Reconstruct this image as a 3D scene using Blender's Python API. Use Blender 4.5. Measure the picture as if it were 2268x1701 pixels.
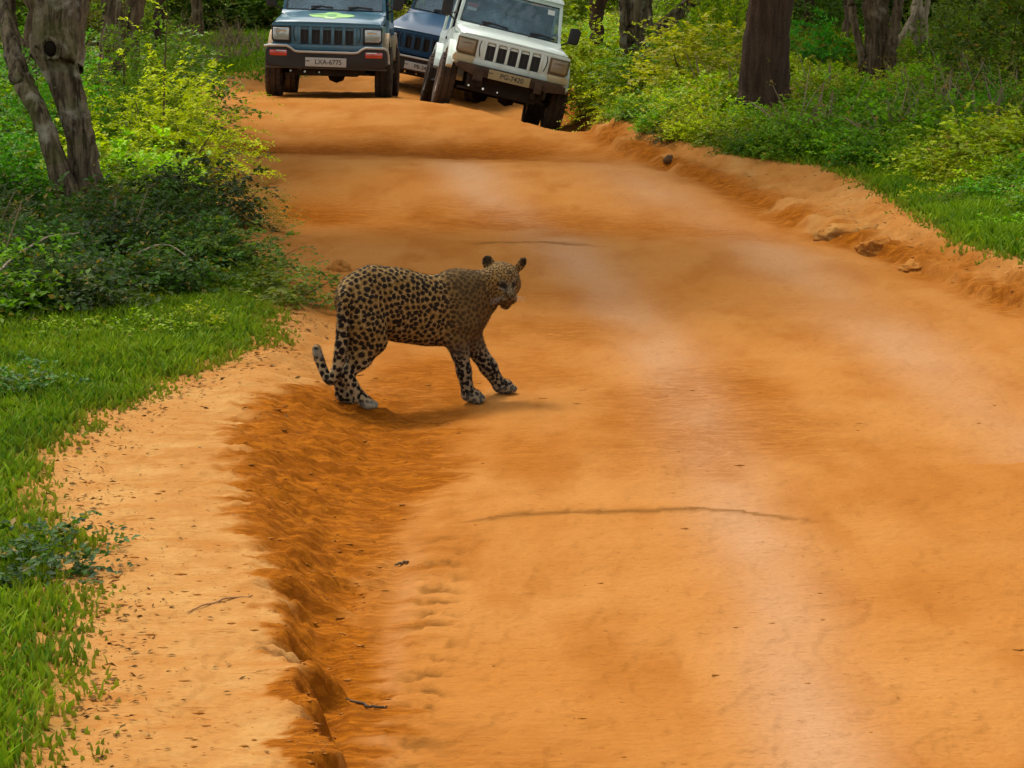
import bpy, bmesh, math, random
import numpy as np
from mathutils import Vector, Matrix, Euler, kdtree, noise as mnoise

for o in list(bpy.data.objects): bpy.data.objects.remove(o)
random.seed(7)
R = math.radians
sc = bpy.context.scene
COL = sc.collection

# ------------------------------------------------------------------ camera, light, exposure
CAM_H, FPX = 2.1, 5000.0
PITCH = math.atan(985.0 / FPX)
cam = bpy.data.cameras.new("camera"); camo = bpy.data.objects.new("camera", cam); COL.objects.link(camo)
camo.location = (0, 0, CAM_H); camo.rotation_euler = (math.pi / 2 - PITCH, 0, 0)
cam.sensor_width = 36.0; cam.lens = 36.0 * FPX / 2268.0
cam.clip_start = 0.1; cam.clip_end = 800
sc.camera = camo

w = bpy.data.worlds.new("World"); sc.world = w; w.use_nodes = True
nt = w.node_tree; nt.nodes.clear()
SUN_EL, SUN_ROT = R(62), R(-35)
sky = nt.nodes.new("ShaderNodeTexSky"); sky.sky_type = 'NISHITA'; sky.sun_disc = False
sky.sun_elevation = SUN_EL; sky.sun_rotation = SUN_ROT; sky.dust_density = 3.0; sky.air_density = 1.0
hs = nt.nodes.new("ShaderNodeHueSaturation"); hs.inputs['Saturation'].default_value = 0.35
wb = nt.nodes.new("ShaderNodeMix"); wb.data_type = 'RGBA'; wb.blend_type = 'MULTIPLY'; wb.inputs[0].default_value = 1.0
wb.inputs[7].default_value = (1.06, 1.0, 0.90, 1)
bg = nt.nodes.new("ShaderNodeBackground"); bg.inputs[1].default_value = 0.15
wo = nt.nodes.new("ShaderNodeOutputWorld")
nt.links.new(sky.outputs[0], hs.inputs['Color']); nt.links.new(hs.outputs[0], wb.inputs[6])
nt.links.new(wb.outputs[2], bg.inputs[0]); nt.links.new(bg.outputs[0], wo.inputs[0])
sun = bpy.data.lights.new("sun", 'SUN'); sun.energy = 1.45; sun.angle = R(13); sun.color = (1.0, 0.95, 0.86)
suno = bpy.data.objects.new("sun", sun); COL.objects.link(suno)
sd = Vector((math.sin(SUN_ROT) * math.cos(SUN_EL), math.cos(SUN_ROT) * math.cos(SUN_EL), math.sin(SUN_EL)))
suno.rotation_euler = sd.to_track_quat('Z', 'Y').to_euler(); suno.location = (0, 0, 30)
sc.view_settings.view_transform = 'Standard'; sc.view_settings.look = 'None'
sc.view_settings.gamma = 1.0; sc.view_settings.exposure = 0.9; sc.view_settings.use_curve_mapping = False
sc.cycles.max_bounces = 6; sc.cycles.transparent_max_bounces = 8

def at(px, py, y):
    """point at horizontal distance y on the sight line of a spot in the photograph"""
    u = (px - 1134) / FPX; v = (850.5 - py) / FPX
    dx, dy, dz = u, math.cos(PITCH) + v * math.sin(PITCH), -math.sin(PITCH) + v * math.cos(PITCH)
    t = y / dy
    return Vector((dx * t, y, CAM_H + dz * t))

# ------------------------------------------------------------------ helpers
def tag(o, label=None, cat=None, group=None, kind=None):
    if label: o['label'] = label
    if cat: o['category'] = cat
    if group: o['group'] = group
    if kind: o['kind'] = kind
    return o

def empty(name, loc=(0, 0, 0), rot=(0, 0, 0)):
    o = bpy.data.objects.new(name, None); COL.objects.link(o); o.location = loc; o.rotation_euler = rot
    o.empty_display_size = .1
    return o

def link(name, me, parent=None, smooth=True):
    o = bpy.data.objects.new(name, me); COL.objects.link(o)
    if parent: o.parent = parent
    if smooth and len(me.polygons): me.polygons.foreach_set("use_smooth", [True] * len(me.polygons))
    return o

def np_mesh(name, verts, faces, mat=None, attrs=None):
    """faces: list of (n,k) int arrays"""
    me = bpy.data.meshes.new(name)
    verts = np.asarray(verts, dtype=np.float32)
    if not isinstance(faces, (list, tuple)): faces = [faces]
    nl = sum(f.size for f in faces); nf = sum(len(f) for f in faces)
    me.vertices.add(len(verts)); me.vertices.foreach_set("co", verts.ravel())
    me.loops.add(nl); me.polygons.add(nf)
    me.loops.foreach_set("vertex_index", np.concatenate([f.ravel() for f in faces]).astype(np.int32))
    tot = np.concatenate([np.full(len(f), f.shape[1]) for f in faces]).astype(np.int32)
    st = np.concatenate([[0], np.cumsum(tot)[:-1]]).astype(np.int32)
    me.polygons.foreach_set("loop_start", st); me.polygons.foreach_set("loop_total", tot)
    me.update(calc_edges=True)
    if attrs:
        for k, a in attrs.items():
            at_ = me.attributes.new(k, 'FLOAT', 'POINT'); at_.data.foreach_set("value", np.asarray(a, dtype=np.float32))
    if mat: me.materials.append(mat)
    return me

class NB:
    """small node-graph builder"""
    def __init__(s, name):
        s.m = bpy.data.materials.new(name); s.m.use_nodes = True; s.t = s.m.node_tree
        s.b = s.t.nodes['Principled BSDF']; s.out = s.t.nodes['Material Output']
    def n(s, typ, **k):
        x = s.t.nodes.new(typ)
        for a, b in k.items(): setattr(x, a, b)
        return x
    def l(s, a, b): s.t.links.new(a, b)
    def put(s, v, sock):
        if hasattr(v, 'is_output'): s.l(v, sock)
        else: sock.default_value = v
    def obj(s): return s.n("ShaderNodeTexCoord").outputs['Object']
    def geo(s): return s.n("ShaderNodeNewGeometry").outputs['Position']
    def attr(s, name, typ='GEOMETRY', out='Fac'):
        return s.n("ShaderNodeAttribute", attribute_name=name, attribute_type=typ).outputs[out]
    def scale(s, v, sx, sy, sz):
        m = s.n("ShaderNodeMapping"); s.l(v, m.inputs[0]); m.inputs['Scale'].default_value = (sx, sy, sz); return m.outputs[0]
    def noise(s, v, sc_=5, det=4, ro=.55, dist=0, color=False):
        x = s.n("ShaderNodeTexNoise"); s.l(v, x.inputs['Vector']); x.inputs['Scale'].default_value = sc_
        x.inputs['Detail'].default_value = det; x.inputs['Roughness'].default_value = ro; x.inputs['Distortion'].default_value = dist
        return x.outputs['Color' if color else 'Fac']
    def math(s, op, a, b=0.0, c=None, clamp=False):
        x = s.n("ShaderNodeMath", operation=op, use_clamp=clamp); s.put(a, x.inputs[0]); s.put(b, x.inputs[1])
        if c is not None: s.put(c, x.inputs[2])
        return x.outputs[0]
    def ramp(s, f, a, b, lo=0.0, hi=1.0):
        x = s.n("ShaderNodeMapRange", interpolation_type='SMOOTHSTEP'); s.put(f, x.inputs[0])
        x.inputs[1].default_value = a; x.inputs[2].default_value = b; x.inputs[3].default_value = lo; x.inputs[4].default_value = hi
        return x.outputs[0]
    def mix(s, f, a, b, mode='MIX'):
        x = s.n("ShaderNodeMix", data_type='RGBA', blend_type=mode); s.put(f, x.inputs[0])
        for v, i in ((a, 6), (b, 7)):
            if isinstance(v, tuple): v = (*v, 1) if len(v) == 3 else v
            s.put(v, x.inputs[i])
        return x.outputs[2]
    def bump(s, h, st=.3, d=.01):
        x = s.n("ShaderNodeBump"); s.l(h, x.inputs['Height']); x.inputs['Strength'].default_value = st; x.inputs['Distance'].default_value = d
        s.l(x.outputs[0], s.b.inputs['Normal'])
    def base(s, c): s.put((*c, 1) if isinstance(c, tuple) and len(c) == 3 else c, s.b.inputs['Base Color'])
    def set(s, **k):
        for a, v in k.items(): s.put(v, s.b.inputs[a.replace('_', ' ')])

def gauss(x, c, s): return np.exp(-((x - c) / s) ** 2)
def sstep(x, a=0., b=1.):
    t = np.clip((x - a) / (b - a), 0, 1); return t * t * (3 - 2 * t)

# smooth value noise, vectorised
_rng = np.random.RandomState(3)
_lat = _rng.rand(256, 256).astype(np.float32)
def vn(x, y, seed=0):
    x = np.asarray(x) + seed * 17.31; y = np.asarray(y) + seed * 9.77
    xi = np.floor(x).astype(int); yi = np.floor(y).astype(int); fx = x - xi; fy = y - yi
    fx = fx * fx * (3 - 2 * fx); fy = fy * fy * (3 - 2 * fy)
    a = _lat[xi & 255, yi & 255]; b = _lat[(xi + 1) & 255, yi & 255]; c = _lat[xi & 255, (yi + 1) & 255]; d = _lat[(xi + 1) & 255, (yi + 1) & 255]
    return (a * (1 - fx) + b * fx) * (1 - fy) + (c * (1 - fx) + d * fx) * fy - .5
def fbm(x, y, seed=0, o=4):
    s = 0; a = 1
    for i in range(o): s = s + a * vn(x * 2 ** i, y * 2 ** i, seed + i * 3); a *= .5
    return s

# ------------------------------------------------------------------ terrain
GL = np.array([(-1.1, 1.5), (-1.06, 4.0), (-1.09, 5.53), (-1.16, 6.02), (-1.22, 6.47), (-1.36, 7.19), (-1.56, 7.88), (-1.74, 8.5), (-1.77, 9.0), (-1.70, 9.29), (-1.60, 9.74),
               (-1.47, 10.23), (-1.25, 10.9), (-1.18, 11.7), (-1.23, 12.5), (-1.40, 13.67), (-1.75, 15.0), (-2.15, 16.5), (-2.65, 18.5), (-3.05, 21.0), (-3.3, 23.5), (-3.85, 27.0), (-4.9, 31.0), (-4.8, 33.8), (-3.6, 37), (-3.4, 45), (-3.4, 60), (-4, 100)])
RL = np.array([(-.8, 1.5), (-.9, 9), (-.85, 10.55), (-1.02, 12.06), (-1.34, 14.04), (-1.60, 15.76), (-1.86, 17.63), (-2.28, 19.99), (-2.8, 23.07), (-3.25, 26.55), (-3.95, 30.8), (-4.3, 33.5), (-3.3, 37), (-3.1, 45), (-3.1, 70), (-3.5, 100)])
GU = np.array([(-.4, 1.5), (-.48, 4.6), (-.52, 5.53), (-.61, 5.87), (-.65, 6.14), (-.73, 6.47), (-.76, 6.84), (-.89, 7.52), (-1.11, 8.21), (-1.14, 8.72), (-1.19, 9.64), (-1.06, 10.13), (-.95, 10.34), (-1.1, 12)])
GR = np.array([(-.40, 1.5), (-.45, 4.6), (-.47, 5.53), (-.50, 6.26), (-.5, 6.9), (-.50, 7.76), (-.46, 8.42), (-.42, 9.2), (-.42, 10.0), (-.45, 10.6), (-.6, 12)])
RR = np.array([(3.6, 1.5), (3.5, 9), (3.2, 11.5), (2.91, 12.66), (2.54, 14.54), (2.29, 15.64), (2.08, 16.78), (1.77, 18.91), (1.34, 21.21), (.98, 23.59), (.85, 25.16), (1.15, 28.0), (.95, 31), (.6, 40), (.3, 70), (0, 100)])
RG = np.array([(3.9, 1.5), (3.8, 9), (3.4, 11.8), (3.09, 13.49), (2.92, 14.24), (2.79, 15.29), (2.83, 17.05), (2.78, 18.4), (2.55, 19.62), (2.30, 19.99), (1.98, 20.5), (1.70, 21.87), (1.48, 22.57), (1.16, 24.69), (1.35, 27.1), (1.3, 30), (.9, 40), (.6, 70), (.3, 100)])
def ip(P, y): return np.interp(y, P[:, 1], P[:, 0])

def height(x, y):
    x = np.asarray(x, dtype=float); y = np.asarray(y, dtype=float)
    wob = .05 * fbm(x * 3, y * 3, 5) + .03 * fbm(x * 11, y * 11, 6) + .045 * fbm(x * 3, y * 14, 7, 3) * (y < 12)
    gl, rl, gu, gr, rr, rg = ip(GL, y), ip(RL, y), ip(GU, y), ip(GR, y), ip(RR, y), ip(RG, y)
    near = 1 - sstep(y, 9.9, 10.7)
    h = np.zeros_like(x)
    # left shelf with broken edge falling into the gully
    tg = np.clip((x - gu + wob * 2.2) / np.maximum(gr - gu, .06), -1, 2)
    shelf = 1 - sstep(tg, -.05, .75)
    rough = .035 * fbm(x * 9, y * 13, 11) * np.exp(-((tg - .45) / .55) ** 2) + .02 * fbm(x * 24, y * 30, 12, 3) * np.exp(-((tg - .4) / .6) ** 2)
    terr = .10 * shelf - .025 * gauss(tg, 1.0, .35)
    h += near * (terr + rough)
    # left bank beyond the animal
    tb = (rl - x + wob * 2)
    bank = .10 * sstep(tb, -.12, .35) + .025 * fbm(x * 4, y * 3, 21) * sstep(tb, -.5, 0) + .02 * fbm(x * 10, y * 8, 22) * np.exp(-(tb / .5) ** 2)
    h += (1 - near) * bank
    # gentle rise into the bush on the left
    h += .02 * np.clip(gl - x, 0, 6) + .04 * fbm(x * .7, y * .7, 31) * sstep(gl - x, 0, 1)
    # right bank : stepped, crumbling clay
    tr = (x - rr + wob * 2.0); wdt = np.maximum(rg - rr, .12)
    q = np.clip(tr / wdt, 0, 1)
    step = .5 * sstep(q, 0, .28) + .5 * sstep(q, .6, 1.0)
    h += .17 * step + .03 * fbm(x * 6, y * 5, 41) * gauss(q, .5, .5) * (tr > -.3) + .045 * np.round(fbm(x * 5, y * 4, 42) * 3) / 3 * gauss(q, .45, .45) + .02 * fbm(x * 22, y * 16, 43, 3) * gauss(q, .45, .5) * (tr > -.1)
    h += .03 * np.clip(x - rg, 0, 8) + .05 * fbm(x * .7, y * .7, 32) * sstep(x - rg, 0, 1)
    # road : crown and bumps across it
    on = sstep(x, rl - .2, rl + .4) * (1 - sstep(x, rr - .4, rr + .2))
    yy = y + .25 * x + .35 * fbm(x * .8, y * .4, 51, 2)
    h += on * (.065 * gauss(yy, 28.4, 1.6) + .09 * gauss(yy, 20.2, 1.4) - .09 * gauss(yy, 23.6, 1.5) - .045 * gauss(yy, 17.4, .9)
               + .035 * gauss(yy, 15.5, .8) - .17 * gauss(yy, 34.6, 3.0) + .012 * fbm(x * 1.2, y * 1.4, 52))
    h += .012 * gauss(y, 8.15 + .1 * np.cos(x * 2.0) - .25 * (x - .5) ** 2 * .6, .10) * sstep(x, -.25, .1) * (1 - sstep(x, .9, 1.2))
    # long dip where the road falls away on its right side beyond the crest
    ys = np.interp(x, [-2.5, -1, -.4, .45, 1.2], [29.6, 28.6, 27.6, 25.5, 24.9])
    xd = np.interp(y, [25, 29, 34.5, 40], [-1.2, -1.2, -2.1, -2.4])
    h -= .225 * np.clip(x - xd, 0, 2.0) * sstep(y, ys, ys + 1.5) * (1 - sstep(y, 37, 42)) * (1 - sstep(x, rr + .2, rr + 1.2))
    # tyre tread prints low on the left of the wheel track
    tx = -.255 + .006 * (y - 5); m = gauss(x, tx, .085) * (1 - sstep(y, 7.4, 8.2)) * sstep(vn(y * 1.3, 0 * y, 60), -.35, .1)
    h -= .010 * m * sstep(np.sin(y * 42 + 16 * np.abs(x - tx) + 3.5 * fbm(x * 5, y * 5, 61)) + 1.4 * fbm(x * 14, y * 14, 62), -.2, .5)
    h -= .008 * gauss(x, -.40 + .006 * (y - 5), .045) * (1 - sstep(y, 7.4, 8.2))
    # grain
    h += .004 * fbm(x * 7, y * 7, 71) + .0022 * fbm(x * 22, y * 22, 72, 2) * (y < 14)
    return h

def build_ground():
    # rows closer together near the viewer
    ys = np.concatenate([np.linspace(1.5, 4.6, 30, endpoint=False), np.geomspace(4.6, 44, 760, endpoint=False), np.geomspace(44, 420, 60)])
    u = np.concatenate([-np.geomspace(3.2, .27, 36, endpoint=False), np.linspace(-.27, .27, 430), np.geomspace(.27, 3.2, 37)[1:]])
    Y, U = np.meshgrid(ys, u, indexing='ij'); X = U * (Y + .8)
    Z = height(X, Y)
    gl, rl, gu, gr, rr, rg = [ip(P, Y) for P in (GL, RL, GU, GR, RR, RG)]
    wob = .14 * fbm(X * 2.2, Y * 2.2, 81) + .14 * fbm(X * 9, Y * 9, 82)
    grassy = np.maximum(sstep(gl - X + wob, .0, .42), sstep(X - rg + wob, -.02, .35))
    near = 1 - sstep(Y, 10.2, 11.0)
    tg = (X - gu + wob * .5 + .16 * fbm(X * 3.2, Y * 15, 96, 3)) / np.maximum(gr - gu + .12, .1)
    damp_shade = near * sstep(tg, -.08, .12) * (1 - sstep(tg + .3 * fbm(X * 4, Y * 1.6, 83), .75, 1.25))
    # darker patch under and in front of the animal
    damp_shade = np.maximum(damp_shade, .75 * sstep(.9 - np.hypot((X + .42) / .42, (Y - 10.55) / 1.3) + wob, 0, .5))
    damp_shade = np.maximum(damp_shade, .5 * sstep(fbm(X * .9, Y * .45, 84), .15, .55) * (Y < 15) * sstep(X, gr - .1, gr + .2))
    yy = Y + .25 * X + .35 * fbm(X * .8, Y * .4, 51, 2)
    tr = (gauss(yy, 23.2, 1.5) * 1.7 + gauss(yy, 17.1, 1.0) * 1.5 + .5 * gauss(yy, 13.4, .5)) * (1 - .55 * sstep(X, -.6, 1.2)) * sstep(X, rl - .5, rl + .2)  # trough bands: partly damp soil, partly trough shade put into the colour
    damp_shade = np.maximum(damp_shade, tr * (.55 + .8 * fbm(X * 1.6, Y * .9, 85)))
    damp_shade = np.maximum(damp_shade, 1.0 * gauss(X, rr + .10, .20) * (Y > 11) * sstep(fbm(X * 2.5, Y * 1.8, 95), -.5, .0))
    # far reaches of the track's left side are rough and redder
    xs = np.interp(Y, [5.5, 7, 8.4, 9.6, 11, 14, 16.8, 18.6, 21], [.82, .88, .83, .82, .78, .56, .16, -.2, -.5])
    wd = np.interp(Y, [5, 10, 20], [.17, .2, .3])
    pale = gauss(X, xs + .05 * fbm(X, Y, 86), wd) * (1 - sstep(Y, 19, 24))
    x2 = xs + 1.35; pale = np.maximum(pale, .6 * gauss(X, x2 + .1 * fbm(X, Y * .5, 87), wd * 1.3) * (Y > 9) * (1 - sstep(Y, 19, 24)))
    pale *= .75 + .7 * fbm(X * 1.5, Y * .7, 88)
    sand = np.maximum(near * (1 - sstep(tg, -.1, .12)) * 1.0, (1 - near) * sstep(rl - X + wob, -.25, .2) * .75)
    sand = np.maximum(sand, sstep(X - rr + wob, -.05, .1) * (.55 + fbm(X * 3, Y * 2, 90)))
    line = gauss(Y, 8.17 - .12 * (X - .5) ** 2 * 2.2 + .02 * fbm(X * 2, Y, 91), .022) * sstep(X, -.3, -.05) * (1 - sstep(X, .9, 1.25))  # thin shadow of the crest lines drawn into the soil colour
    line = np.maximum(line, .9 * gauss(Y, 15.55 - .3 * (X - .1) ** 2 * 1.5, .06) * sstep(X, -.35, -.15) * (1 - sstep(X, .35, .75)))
    tx = -.255 + .006 * (Y - 5)
    line = np.maximum(line, 1.0 * gauss(X, tx, .075) * (1 - sstep(Y, 7.4, 8.2)) * sstep(vn(Y * 1.3, 0 * Y, 60), -.3, .1) * sstep(np.sin(Y * 42 + 16 * np.abs(X - tx) + 3.5 * fbm(X * 5, Y * 5, 61)) + 1.4 * fbm(X * 14, Y * 14, 62), 0, .6) * sstep(fbm(X * 20, Y * 12, 92), -.3, .2))
    pale = np.maximum(pale, .20 * gauss(X, tx - .11, .04) * (1 - sstep(Y, 7.0, 8.4)))
    damp_shade = np.maximum(damp_shade, .55 * gauss(X, tx - .22, .09) * (1 - sstep(Y, 7.6, 9)) )
    n, m = Y.shape
    idx = np.arange(n * m).reshape(n, m)
    F = np.stack([idx[:-1, :-1], idx[:-1, 1:], idx[1:, 1:], idx[1:, :-1]], -1).reshape(-1, 4)
    xc = X.ravel()[F].mean(1); yc = Y.ravel()[F].mean(1)
    onroad = (xc > np.where(yc < 10.4, ip(GU, yc), ip(RL, yc) - .1)) & (xc < ip(RR, yc) + .05) & (yc < 75)
    V = np.stack([X, Y, Z], -1).reshape(-1, 3)
    A = dict(grassy=grassy.ravel(), damp_shade=damp_shade.ravel(), pale=pale.ravel(), sand=sand.ravel(), line=line.ravel())
    for nm, sel in (("dirt_road", onroad), ("ground", ~onroad)):
        f = F[sel]; used = np.unique(f); remap = np.zeros(len(V), int); remap[used] = np.arange(len(used))
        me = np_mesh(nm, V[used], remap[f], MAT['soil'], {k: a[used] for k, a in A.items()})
        o = link(nm, me); tag(o, kind='structure')

def soil_material():
    b = NB("soil"); p = b.geo()
    col = b.mix(b.ramp(b.noise(p, .9, 5), .3, .7), (.345, .136, .026), (.385, .172, .044))
    st = b.noise(b.scale(p, 2.2, .8, 2), 1.1, 6, .55)
    col = b.mix(b.ramp(st, .45, .68, 0, .8), col, (.295, .105, .016))
    col = b.mix(b.math('MULTIPLY', b.attr('pale'), 1.2, clamp=True), col, (.39, .215, .105))
    sandc = b.mix(b.ramp(b.noise(p, 5, 6, .6), .35, .7), (.365, .172, .048), (.415, .230, .075))
    col = b.mix(b.math('MULTIPLY', b.attr('sand'), 1.0, clamp=True), col, sandc)
    dm = b.attr('damp_shade'); dn = b.noise(b.scale(p, 6, 24, 10), 1.2, 7, .68, 1.0)
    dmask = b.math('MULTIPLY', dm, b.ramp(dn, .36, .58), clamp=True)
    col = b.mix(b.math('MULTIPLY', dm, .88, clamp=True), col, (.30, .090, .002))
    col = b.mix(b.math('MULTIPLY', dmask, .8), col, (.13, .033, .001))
    stain = b.ramp(b.noise(b.scale(p, 2.2, 7, 4), 1.0, 6, .65, .6), .50, .66)
    col = b.mix(b.math('MULTIPLY', b.math('MULTIPLY', stain, b.attr('sand')), .50, clamp=True), col, (.315, .115, .020))
    crumbs = b.ramp(b.noise(b.scale(p, 18, 60, 22), 1.3, 3, .6), .60, .70)
    col = b.mix(b.math('MULTIPLY', crumbs, .45), col, (.15, .048, .009))
    crk = b.ramp(b.noise(b.scale(p, 5, 30, 12), 1.0, 5, .7, 1.2), .60, .66)
    col = b.mix(b.math('MULTIPLY', b.math('MULTIPLY', crk, b.attr('sand')), .6, clamp=True), col, (.19, .07, .015))
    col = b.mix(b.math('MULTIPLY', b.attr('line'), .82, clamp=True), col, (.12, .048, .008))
    col = b.mix(b.math('MULTIPLY', b.attr('grassy'), .93, clamp=True), col, b.mix(b.noise(p, 3, 3), (.045, .055, .008), (.085, .10, .012)))
    fine = b.noise(p, 60, 3); col = b.mix(b.ramp(fine, .3, .7, 0, .18), col, (.26, .09, .018))
    b.base(col); b.set(Roughness=1.0, Specular_IOR_Level=.02)
    h = b.math('ADD', b.noise(p, 38, 5, .6), b.math('MULTIPLY', b.noise(b.scale(p, 8, 22, 8), 1.5, 5), 1.4))
    b.bump(h, .5, .012)
    return b.m

# ------------------------------------------------------------------ foliage
def leaf_material():
    b = NB("leaf")
    tint = b.attr('tint', 'INSTANCER', 'Color')
    r = b.attr('leafrand'); yel = b.attr('yellow')
    c = b.mix(r, (.45, .52, .34), (1.75, 1.70, 1.1))
    col = b.mix(1.0, tint, c, 'MULTIPLY')
    col = b.mix(b.math('MULTIPLY', b.ramp(yel, .93, .97), .7), col, (.34, .20, .02))
    b.base(col); b.set(Roughness=.55, Specular_IOR_Level=.22)
    tr = b.n("ShaderNodeBsdfTranslucent"); b.l(b.mix(1.0, col, (1.3, 1.45, .5), 'MULTIPLY'), tr.inputs[0])
    ms = b.n("ShaderNodeMixShader"); ms.inputs[0].default_value = .36
    b.l(b.b.outputs[0], ms.inputs[1]); b.l(tr.outputs[0], ms.inputs[2]); b.l(ms.outputs[0], b.out.inputs[0])
    return b.m

def bark_material(name, c1, c2, c3, sc_=1.0, moss=0.0):
    b = NB(name); p = b.obj()
    st = b.noise(b.scale(p, 14 * sc_, 14 * sc_, 2.2 * sc_), 1.4, 8, .65, .6)
    col = b.mix(b.ramp(st, .35, .65), c1, c2)
    col = b.mix(b.ramp(b.noise(p, 3.2 * sc_, 5, .6), .52, .66), col, c3)
    if moss: col = b.mix(b.ramp(b.noise(p, 4.5, 4), .5, .62, 0, moss), col, (.09, .10, .02))
    b.base(col); b.set(Roughness=.95, Specular_IOR_Level=.15)
    b.bump(b.math('ADD', st, b.math('MULTIPLY', b.noise(p, 30, 5), .5)), 1.0, .04)
    return b.m

def leaves_mesh(name, P, D, N, L, W, rng, extra=None):
    """P base points, D direction, N face normal, L length, W width -> folded 2-tri leaves"""
    n = len(P)
    D = D / np.linalg.norm(D, axis=1, keepdims=True); S = np.cross(D, N); S /= np.linalg.norm(S, axis=1, keepdims=True) + 1e-9
    U = np.cross(S, D)
    L = L[:, None]; W = W[:, None]
    v0 = P; v1 = P + D * L * .45 + S * W * .5 + U * W * .16; v2 = P + D * L - U * L * .12; v3 = P + D * L * .45 - S * W * .5 + U * W * .16
    V = np.stack([v0, v1, v2, v3], 1).reshape(-1, 3)
    i = np.arange(n) * 4
    F = np.concatenate([np.stack([i, i + 1, i + 2], 1), np.stack([i, i + 2, i + 3], 1)])
    rr = np.clip(rng.rand(n) * .8 + (extra if extra is not None else 0) * .4, 0, 1)
    return np_mesh(name, V, F, MAT['leaf'], dict(leafrand=np.repeat(rr, 4), yellow=np.repeat(rng.rand(n), 4)))

def tube_mesh_data(paths, sides=6):
    V, F = [], []; off = 0
    for pts, rad in paths:
        pts = np.asarray(pts, float); k = len(pts)
        T = np.gradient(pts, axis=0); T /= np.linalg.norm(T, axis=1, keepdims=True) + 1e-9
        ref = np.array([0, 0, 1.]) if abs(T[0][2]) < .8 else np.array([1., 0, 0])
        A = np.cross(T, ref); A /= np.linalg.norm(A, axis=1, keepdims=True) + 1e-9; B = np.cross(T, A)
        th = np.linspace(0, 2 * np.pi, sides, endpoint=False)
        ring = pts[:, None] + (A[:, None] * np.cos(th)[None, :, None] + B[:, None] * np.sin(th)[None, :, None]) * np.asarray(rad)[:, None, None]
        V.append(ring.reshape(-1, 3))
        i = np.arange(k * sides).reshape(k, sides) + off; j = np.roll(i, -1, 1)
        F.append(np.stack([i[:-1], j[:-1], j[1:], i[1:]], -1).reshape(-1, 4)); off += k * sides
    return np.concatenate(V), np.concatenate(F)

def shrub_meshes(name, seed, h, rad, twigs, lpt, L, W, droop=.3, base=.0, stems=7, flat=.0):
    """a shrub: sprays of leaves along arching twigs; returns (foliage mesh, stems mesh)"""
    rng = np.random.RandomState(seed)
    lob = rng.rand(6, 2) * 2 * np.pi
    # twig tips in a lumpy dome
    az = rng.rand(twigs) * 2 * np.pi; el = np.arccos(1 - rng.rand(twigs) * 1.0) ; q = rng.rand(twigs) ** .40
    lump = 1 + .28 * np.sin(3 * az + lob[0, 0]) * np.sin(4 * el + lob[0, 1]) + .2 * np.sin(7 * az + lob[1, 0]) + .15 * rng.randn(twigs)
    r = q * lump
    tip = np.stack([np.cos(az) * np.sin(el) * rad * r, np.sin(az) * np.sin(el) * rad * r, base + (h - base) * (.12 + .88 * np.cos(el) * r)], 1)
    root = np.stack([tip[:, 0] * .25, tip[:, 1] * .25, tip[:, 2] * .35], 1)
    out = tip - np.array([0, 0, h * .25]); out /= np.linalg.norm(out, axis=1, keepdims=True) + 1e-9
    out += rng.randn(twigs, 3) * .45; out[:, 2] = out[:, 2] * .6 + .25 - flat; out /= np.linalg.norm(out, axis=1, keepdims=True)
    tl = (.5 + .8 * rng.rand(twigs)) * lpt * L * .38
    ti = np.repeat(np.arange(twigs), lpt); s = np.tile(np.linspace(0, 1, lpt), twigs)
    side = np.tile(np.where(np.arange(lpt) % 2, 1., -1.), twigs)
    pos = tip[ti] + out[ti] * (tl[ti] * s)[:, None]; pos[:, 2] -= droop * tl[ti] * s ** 2
    lat = np.cross(out[ti], [0, 0, 1.]); lat /= np.linalg.norm(lat, axis=1, keepdims=True) + 1e-9
    n = len(ti)
    D = lat * side[:, None] * .9 + out[ti] * .6 + rng.randn(n, 3) * .35; D[:, 2] -= droop * .3
    N = np.array([0, 0, 1.]) + rng.randn(n, 3) * .45 + out[ti] * .2
    pos += rng.randn(n, 3) * L * .15; pos[:, 2] = np.maximum(pos[:, 2], .01)
    sz = .6 + .7 * rng.rand(n)
    fol = leaves_mesh(name, pos, D, N, L * sz, W * sz, rng, extra=(rng.rand(twigs) - .3)[ti])
    paths = []
    for k in range(stems):
        j = rng.randint(twigs); e = tip[j]; b0 = rng.randn(3) * rad * .08; b0[2] = -.05
        t = np.linspace(0, 1, 6)[:, None]; mid = b0 * .4 + e * .6 + rng.randn(3) * rad * .12
        pts = (1 - t) ** 2 * b0 + 2 * t * (1 - t) * mid + t * t * e
        paths.append((pts, np.linspace(.010, .003, 6) * (h ** .5) * 1.3))
    V, F = tube_mesh_data(paths, 5)
    return fol, np_mesh(name + "_stem", V, F, MAT['twig'])

def shrub_thing(name, key, loc, scale, rotz, tint, label, cat, group=None):
    t = empty(name, loc, (0, 0, rotz)); t.scale = scale if isinstance(scale, tuple) else (scale,) * 3
    f = link('foliage', FOL[key][0], t, False); f['tint'] = tint
    s = link('stem', FOL[key][1], t)
    return tag(t, label, cat, group)

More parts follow.
